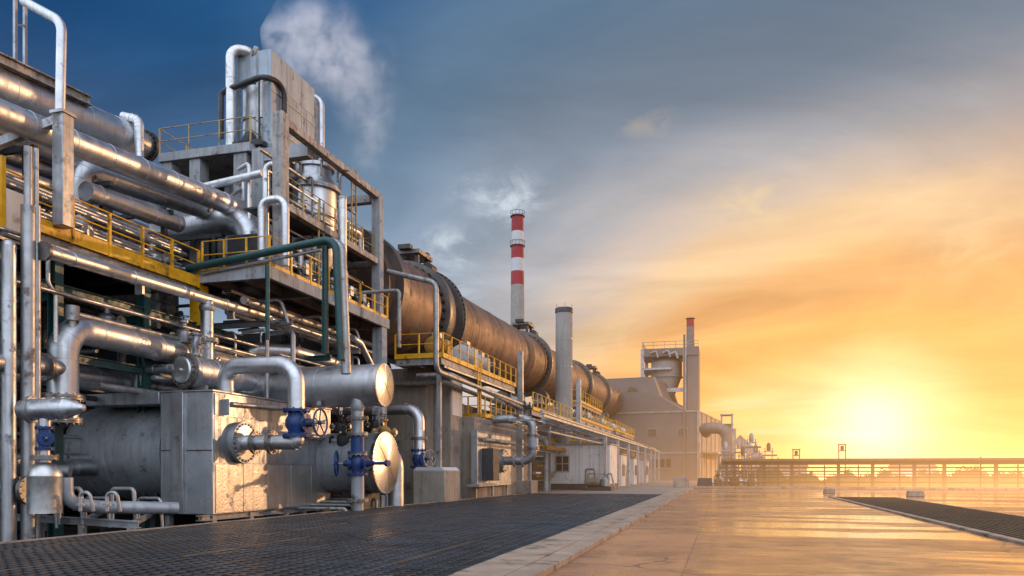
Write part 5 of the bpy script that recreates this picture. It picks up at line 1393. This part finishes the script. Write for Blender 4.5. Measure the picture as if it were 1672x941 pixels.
for px, py in ((1070, 578), (1090, 577), (1102, 579)):
    q = A(px, py); MB().tube([q + V(-1,-.6,0), q + V(.2,-.6,.5), q + V(.6,-.6,-.9)], .22, 8, .3).build('pipe', M['rusty'], pt)
t = thing('roof_chimney', 'stout grey chimney with red top on the hopper tower', 'chimney', A(1126, 569))
rc = A(1133,0).x - A(1126,0).x; cx0 = A(1126,0)
MB().lathe([(rc*1.05, zt-.2), (rc*.9, A(1100,529).z)], (cx0.x, HY+4, 0), (0,0,1), 28).build('shaft', M['dclad'], t)
MB().lathe([(rc*.93, A(1100,529).z), (rc*.9, A(1100,516).z)], (cx0.x, HY+4, 0), (0,0,1), 28).build('red_top', M['red'], t)
MB().torus((cx0.x, HY+4, A(1100,516).z), (0,0,1), rc*1.0, .1, 24, 6).build('rim', M['dark'], t)
# roof machine
q = at(1030, 632, Y=FY+4)
t = thing('roof_machine', 'small rusty machine on the lower roof step of the sheet-clad building', 'machine', (q.x, q.y, zB))
MB().prism([(q.x-1.4, zB-.1), (q.x+1.5, zB-.1), (q.x+.8, zB+1.3), (q.x-.4, zB+1.5)], 'Y', FY+5.4, FY+6.4).build('frame', M['rack'], t)

# duct and tail structures on the right of the building
dY = 122
A = lambda px, py: at(px, py, Y=dY)
dz_ = A(1188,699).z; r = .85
t = thing('flue_duct', 'big pale duct leaving the building and bending down to the ground', 'duct', A(1188, 740))
MB().tube([(A(1150,0).x, dY+14, dz_), (A(1150,0).x, dY+.0, dz_), (A(1188,0).x, dY, dz_), (A(1188,0).x, dY, .5)], r, 24, 1.8, 2.4, .12, .05).build('duct_shell', M['dclad'], t)
MB().lathe([(r*1.3, 0), (r*1.4, .6), (r, 1.4)], (A(1188,0).x, dY, 0), (0,0,1), 20).build('base', M['concrete'], t)
t = thing('stair_tower', 'slim open steel stair tower right of the flue duct', 'tower', A(1190, 680))
X0, X1 = A(1178,0).x, A(1196,0).x; zt = A(1188,688).z
for x in (X0, X1):
    for y in (dY+6, dY+9): MB().box((x-.14, y-.14, 0), (x+.14, y+.14, zt+1.6)).build('upright', M['steel'], t)
for z in (2.6, 5.2, 7.4, zt, zt+1.5): MB().box((X0-.2, dY+5.8, z-.12), (X1+.2, dY+9.2, z)).build('landing', M['steel'], t)
MB().box((X0+.1, dY+6.2, zt-2), (X1-.1, dY+8.8, zt-.13)).build('head_box', M['rusty'], t)
MB().box((A(1200,0).x-.25, dY+5, 0), (A(1200,0).x+.25, dY+5.5, A(1188,697).z)).build('steel_post', M['frame'], label='tall dark post right of the slim stair tower', cat='post')
t = thing('conveyor', 'inclined conveyor gallery descending right of the stair tower', 'conveyor', A(1215, 740))
a = at(1203, 716, Y=dY+12); b = at(1236, 744, Y=dY+12)
MB().beam(a, b, 1.4, 1.5).build('gallery', M['rusty'], t)
for f in (.25, .6, .95): q = a.lerp(b, f); MB().box((q.x-.15, q.y-.15, 0), (q.x+.15, q.y+.15, q.z-.6)).build('trestle', M['steel'], t)
MB().box((b.x-.8, b.y-1, 0), (b.x+.9, b.y+1, b.z+.5)).build('tail_house', M['steel'], t, bevel=.05)
for i in range(7):
    q = at(1172 + i*9, 790, D=96 + 3*(i % 3)); pump(q.x, q.y, -.1, 1.4 + .5*(i % 2), 'small sunlit pump in the cluster beside the flue duct', 'pumps beside the flue duct', m=('rack', 'rusty', 'dark')[i % 3])

# pipe rack closing the yard
RY = 97
rk = thing('boundary_pipe_rack', 'long low pipe rack closing the far side of the yard', 'pipe rack', (20, RY, -.1))
xs0 = at(1178, 770, Y=RY).x
z_top = lambda: at(1400, 750, Y=RY).z
for i, (z, r) in enumerate(((2.98, .24), (2.55, .08), (2.15, .10), (1.72, .09), (1.38, .07), (1.05, .09), (.45, .09))):
    b_ = MB(); b_.tube([(xs0, RY-.2*(i == 0), z), (110, RY-.2*(i == 0), z)], r, 12, 0, 6); b_.build('pipe', M['rack'], rk)
x = xs0 + .6; k = 0
while x < 100:
    MB().box((x-.17, RY+.0, -.12), (x+.17, RY+.4, 2.75)).build('post', M['rack'], rk); x += (4.4, 3.1, 5.2, 3.7)[k % 4]; k += 1
    MB().box((x-1.6, RY+.1, -.12), (x-1.47, RY+.25, 2.45 + .9*(k % 5 == 2))).build('upright', M['rack'], rk)
MB().box((xs0, RY+.55, 2.62), (110, RY+.75, 2.86)).build('rail_beam', M['rack'], rk)
for px, h_, lab in ((1300, 735, 'shorter twin-legged gantry beyond the far pipe rack'), (1375, 727, 'taller twin-legged gantry beyond the far pipe rack')):
    q = at(px, h_, Y=112)
    t = thing('gantry_mast', lab, 'mast', (q.x, q.y, -.1))
    for s in (-.42, .42): MB().box((q.x+s-.07, q.y-.07, -.1), (q.x+s+.07, q.y+.07, q.z)).build('leg', M['rack'], t)
    MB().box((q.x-.55, q.y-.08, q.z), (q.x+.55, q.y+.08, q.z+.14)).build('top_bar', M['rack'], t)
    MB().box((q.x-.42, q.y-.06, q.z-.85), (q.x+.42, q.y+.06, q.z-.72)).build('cross_bar', M['rack'], t)
    MB().box((q.x-.2, q.y-.2, q.z-.7), (q.x+.2, q.y+.2, q.z-.1)).build('lamp_head', M['dark'], t)
for (px, py, wpx, lab) in ((1355, 806, 17, 'farther small concrete block lying on the sunlit yard'), (1497, 811, 24, 'nearer small concrete block lying on the sunlit yard')):
    q = at(px, py, Z=-.12); D_ = 1.82*F/(py-770); w_ = wpx*D_/F
    MB().prism([(q.x-w_/2, -.12), (q.x+w_/2, -.12), (q.x+w_/2-.05, .28), (q.x-w_/2+.05, .28)], 'Y', q.y, q.y+.9).build('concrete_block', M['concrete'], label=lab, cat='block', bevel=.03)
# low store buildings and scrub beyond the rack
for i, (px0, px1, pyt, lab) in enumerate(((1255, 1318, 765, 'low brown shed beyond the left part of the far pipe rack'), (1470, 1530, 768, 'low pale shed beyond the middle of the far pipe rack'))):
    a = at(px0, pyt, Y=118); b = at(px1, pyt, Y=118)
    t = thing('low_shed', lab, 'shed', (a.x, 118, -.1))
    MB().box((a.x, 118, -.1), (b.x, 126, 2.2)).build('wall', M['rusty' if i == 0 else 'cabin'], t)
    MB().prism([(117.7, 2.2), (126.3, 2.2), (122, 3.0)], 'X', a.x-.3, b.x+.3).build('roof', M['dark'], t)
fol = material('scrub_leaves', (.05,.055,.02), 0, .8, .5, .1, .6, 0)
rnd = random.Random(21); b_ = MB()
def hedge_h(x): return 1.35 + .5*math.sin(x*.37)*math.sin(x*.11+1) + .35*math.sin(x*1.3+.5) + .25*math.sin(x*2.9)
xs_ = [2 + i*.5 for i in range(240)]; rows = 9; vs = []; fs = []
for x in xs_:
    h_ = hedge_h(x)
    for k in range(rows):
        a_ = math.pi*k/(rows-1); vs.append((x + rnd.uniform(-.15,.15), 108 - 1.6*math.cos(a_) + rnd.uniform(-.2,.2), -.15 + (h_+rnd.uniform(-.25,.2))*math.sin(a_)))
for i in range(len(xs_)-1):
    for k in range(rows-1): fs.append((i*rows+k, (i+1)*rows+k, (i+1)*rows+k+1, i*rows+k+1))
b_._add(vs, fs)
for i in range(9000):
    x = rnd.uniform(2, 121); h_ = hedge_h(x); a_ = math.acos(rnd.uniform(-.25, 1)); rr = rnd.uniform(.9, 1.2)
    c = V(x, 108 - 1.6*math.cos(a_)*rr, -.1 + h_*math.sin(a_)*rr + rnd.uniform(0,.15))
    s = rnd.uniform(.07, .19); n_ = V(rnd.uniform(-1,1), rnd.uniform(-1,1), rnd.uniform(-1,1)).normalized(); _, ax, ay = basis(n_)
    b_._add([c-ax*s, c+ay*s*.6, c+ax*s, c-ay*s*.6], [(0,1,2,3)])
b_.build('scrub', fol, kind='stuff', origin=(60,108,0))

# ------------------------------------------------------------------ secondary pipework, ladders, trays
rnd = random.Random(77)
def ladder(label, x, y, z0, z1, ax=(0,1,0), m='yellow_dull', cage=False):
    t = thing('ladder', label, 'ladder', (x, y, z0)); a = Vector(ax)*.24
    for s in (-1, 1): MB().beam(V(x,y,z0)+a*s, V(x,y,z1)+a*s, .06, .06).build('side_rail', M[m], t)
    b = MB(); z = z0 + .25
    while z < z1: b.cyl(V(x,y,z)-a, V(x,y,z)+a, .02, n=6); z += .3
    b.build('rungs', M[m], t)
    return t
ladder('thin ladder climbing the tower between the corner platform and its middle deck', -18.2, 32.3, PZ, MZ+1.1)
ladder('thin ladder climbing from the tower middle deck to the top beam', -18.4, 36.0, MZ, TZ+.6)
ladder('yellow ladder on the concrete foundation under the near kiln platform', -15.3, 47.5, 5.4, 8.9, m='yellow')
def tray(label, p0, p1, wd=.45, m='galv', group=None):
    p0, p1 = Vector(p0), Vector(p1); t = thing('cable_tray', label, 'cable tray', p0, group); d, x, y = basis(p1-p0)
    for s in (-1, 1): MB().beam(p0 + x*s*wd/2, p1 + x*s*wd/2, .03, .12).build('side_rail', M[m], t)
    b = MB(); n = int((p1-p0).length/.4)
    for k in range(n): q = p0.lerp(p1, (k+.5)/n); b.beam(q - x*wd/2, q + x*wd/2, .04, .03)
    b.build('rungs', M[m], t)
    b = MB()
    for k in range(4): b.tube([p0 + x*(-.15+.1*k) + V(0,0,.05), p1 + x*(-.15+.1*k) + V(0,0,.05)], .03, 6)
    b.build('cables', M['dark'], t)
tray('cable tray hung under the yellow walkway edge', (-21.9, 14, 9.0), (-21.9, 27, 9.0))
tray('cable tray running under the middle of the corner platform', (-20.2, 28, 9.3), (-20.2, 39, 9.3))
tray('cable tray along the front of the near kiln platform', (-15.7, 41.5, 7.75), (-15.7, 57, 7.75))
tray('cable tray on the rear side of the pipe shelter', (-13.5, 50, 5.5), (-13.5, 128, 5.5))
# pipes in the open bay under the corner platform
for i in range(14):
    X = -18.6 - rnd.random()*3.6; z = 4.9 + rnd.random()*4.3; r = rnd.choice((.06, .08, .1, .14, .18))
    MB().tube([(X, 27.9 + rnd.random()*2, z), (X, 40.9, z)], r, 12, 0, 1.8).build('bay_pipe', M[rnd.choice(('alu', 'alu2', 'galv'))], label='level silver pipe in the open bay under the corner platform', cat='pipe', group='level pipes in the bay under the platform')
for i in range(10):
    y = 28.5 + rnd.random()*11; X = -18.4 - rnd.random()*3; z0 = 4.8 + rnd.random()*1.2; z1 = 7.5 + rnd.random()*2; r = rnd.choice((.06, .08, .11))
    MB().tube([(X, y, z0-2.5), (X, y, z1), (X-1.4, y+.3, z1)], r, 10, .25).build('bay_pipe', M[rnd.choice(('alu', 'galv', 'alu2'))], label='upright bent pipe in the open bay under the corner platform', cat='pipe', group='upright pipes in the bay under the platform')
for i, (y, z) in enumerate(((30, 8.3), (33.4, 7.2), (36.5, 8.0), (38.6, 6.2))):
    b = MB(); b.ibeam((-18.3, y, z), (-24.5, y, z), .18, .26, .03); b.build('cross_beam', M['teal' if i % 2 else 'steel'], label='painted cross beam spanning the bay under the corner platform', cat='beam', group='cross beams in the bay under the platform')
b = MB(); b.tube([at(575, 552, X=-18.3), at(588, 560, X=-18.3), at(606, 596, X=-18.3), at(608, 625, X=-18.3)], .17, 14, .5, .5); b.build('branch_pipe', M['alu'], label='curved silver pipe swooping down behind the upper exchanger cover', cat='pipe')
# tower: thin verticals, diagonal braces, instrument boxes
for i in range(14):
    x = -18.9 - rnd.random()*3.2; y = 29.6 + rnd.random()*8.4; r = rnd.choice((.05, .07, .1, .13)); z1 = 12.2 + rnd.random()*4
    MB().tube([(x, y, PZ), (x, y, z1), (x-.9, y+.5, z1)], r, 10, .25, 1.1).build('tower_pipe', M[rnd.choice(('alu', 'galv', 'alu2', 'rusty'))], label='slender upright pipe inside the tower frame', cat='pipe', group='slender upright pipes inside the tower')
for i in range(6):
    z = 11.0 + i*.95; x = -18.75 - .35*(i % 3)
    MB().tube([(x, 29.2, z), (x, 38.3, z + .1)], .06 + .03*(i % 2), 10, 0, 1.6).build('tower_pipe', M[('alu', 'galv')[i % 2]], label='thin level pipe crossing the tower frame', cat='pipe', group='thin level pipes crossing the tower')
for i, (y0, z0, y1, z1) in enumerate(((29.3, MZ, 33.6, TZ-.2), (38.2, MZ, 34, TZ-.2), (29.3, PZ, 33.6, MZ-.3))):
    b = MB(); b.beam((-22.1, y0, z0), (-22.1, y1, z1), .12, .12); b.build('brace', M['galv'], label='diagonal brace on the rear side of the tower frame', cat='brace', group='diagonal braces of the tower')
for i in range(7):
    y = 28.6 + i*1.45; z = PZ + .5
    t = thing('junction_box', 'small grey junction box behind the corner platform rail', 'junction box', (-18.5, y, z), 'junction boxes on the corner platform')
    MB().box((-18.62, y-.17, z), (-18.42, y+.17, z+.5)).build('box', M['white' if i % 3 == 0 else 'galv'], t, bevel=.015)
    MB().cyl((-18.5, y, PZ), (-18.5, y, z), .03, n=6).build('stand', M['galv'], t)
# gallery: small clutter behind the yellow rail
for i in range(9):
    y = 16 + i*1.25
    pump(-22.3 - .3*(i % 2), y, ZW, .75 + .25*(i % 3), 'small valve cluster behind the yellow walkway rail', 'valve clusters on the walkway', m=('galv', 'dark', 'alu2')[i % 3])
for i in range(6):
    MB().tube([(-21.8-.25*(i % 3), 15, ZW+.35+.22*i), (-21.8-.25*(i % 3), 27.4, ZW+.35+.22*i)], .07+.02*(i % 2), 10, 0, 1.6).build('thin_pipe', M[('alu', 'alu2')[i % 2]], label='thin level pipe just behind the yellow walkway rail', cat='pipe', group='thin pipes behind the walkway rail')
# small-bore pipes among the skid
for i in range(5):
    p = at(60 + 44*i, 832, D=23.6 + .25*i); z1 = p.z + .35 + .3*(i % 2)
    MB().tube([p + V(-.5,.3,-.5), p + V(-.5,.3,z1-p.z), p + V(.3,.35,z1-p.z), p + V(.35,.4,-.6)], .05 + .02*(i % 2), 10, .12).build('drain_pipe', M['galv'], label='small bent drain pipe low on the skid under the big tank', cat='pipe', group='bent drain pipes on the skid')
# bases and small gear round the lower exchanger
for i in range(6):
    y = 29.8 + i*1.0
    MB().tube([(-18.4, y, .1 + .1*i), (-15.6 - .2*(i % 3), y, .1 + .1*i), (-15.6 - .2*(i % 3), y, -.5)], .07, 10, .15).build('drain_pipe', M['galv' if i % 2 else 'rusty'], label='low bent drain pipe beneath the lower exchanger', cat='pipe', group='drain pipes beneath the lower exchanger')
# under the kiln
for i in range(16):
    x = -13.8 - rnd.random()*3.4; z = .8 + rnd.random()*5.2; r = rnd.choice((.07, .1, .15, .2))
    y0 = 56 + rnd.random()*10
    MB().tube([(x, y0, z), (x, y0 + 25 + rnd.random()*40, z)], r, 10, 0, 2.4).build('bank_pipe', M[rnd.choice(('rusty', 'galv', 'alu2', 'ochre'))], label='pipe running level through the shade below the kiln', cat='pipe', group='level pipes below the kiln')
for i in range(14):
    y = 77 + i*3.6; x = -14.3 - rnd.random()*1.6
    t = thing('hopper', 'rust-brown hopper in the clutter below the kiln', 'hopper', (x, y, 0), 'hoppers below the kiln')
    s = .7 + rnd.random()*.4; z0 = rnd.uniform(.2, 1.2)
    MB().lathe([(.18*s, 0), (.9*s, 1.3*s), (.9*s, 2.2*s), (.5*s, 2.5*s)], (x, y, z0+.3), (0,0,1), 16).build('body', M[rnd.choice(('rusty', 'dark', 'kiln'))], t)
    for a_ in range(3):
        e = V(math.cos(a_*2.1), math.sin(a_*2.1), 0)*.8*s; MB().cyl((x+e.x, y+e.y, 0), (x+e.x, y+e.y, z0+1.9*s), .06, n=6).build('leg', M['steel'], t)
for i in range(10):
    y = 78 + i*5; 
    MB().box((-14.5, y-.1, 0), (-14.3, y+.1, 7.0)).build('steel_post', M['steel'], label='thin steel post holding the far walkways beside the kiln', cat='post', group='posts of the far kiln walkways')
for i in range(8):
    y = 84 + i*5.4
    t = thing('drive_motor', 'small pale motor on the far kiln walkways', 'motor', (-15.4, y, 7.5), 'motors on the far kiln walkways')
    MB().lathe([(.25, -.7), (.55, -.6), (.55, .5), (.3, .7)], (-15.4, y, 8.1), (0,1,0), 14).build('housing', M['alu2' if i % 2 else 'rusty'], t)
    MB().box((-15.9, y-.7, 7.5), (-14.9, y+.7, 7.62)).build('base', M['dark'], t)
# louvred vents belong to the building wall
for i in range(3):
    x = -18 + i*5.5
    lv = MB().box((x-.9, FY-.09, 8.2), (x+.9, FY-.006, 9.6)).build('louvre', M['frame'], fb)
    b = MB()
    for k in range(6): b.box((x-.8, FY-.14, 8.3+k*.21), (x+.8, FY-.092, 8.42+k*.21))
    b.build('slats', M['dark'], lv)
for i in range(12):
    px = 1178 + i*7; y = 104 + (i*7 % 16); q = at(px, 770, Y=y); h = 1.6 + (i*37 % 10)*.42
    t = thing('process_stand', 'small piped steel stand in the low plant right of the building', 'stand', (q.x, y, 0), 'stands in the low far plant')
    for s in (-.5, .5): MB().box((q.x+s-.07, y-.07, -.12), (q.x+s+.07, y+.07, h+.6)).build('leg', M['steel'], t)
    MB().box((q.x-.7, y-.3, h), (q.x+.7, y+.3, h+.15)).build('shelf', M['rusty'], t)
    MB().lathe([(.22, 0), (.3, .2), (.3, .9), (.1, 1.2)], (q.x, y, h+.15), (0,0,1), 12).build('pot', M[('dclad', 'rusty', 'rack')[i % 3]], t)
    MB().tube([(q.x-.9, y, .3), (q.x-.9, y, h-.5), (q.x+1.2, y, h-.5)], .12, 8, .3).build('pipe', M['dclad'], t)
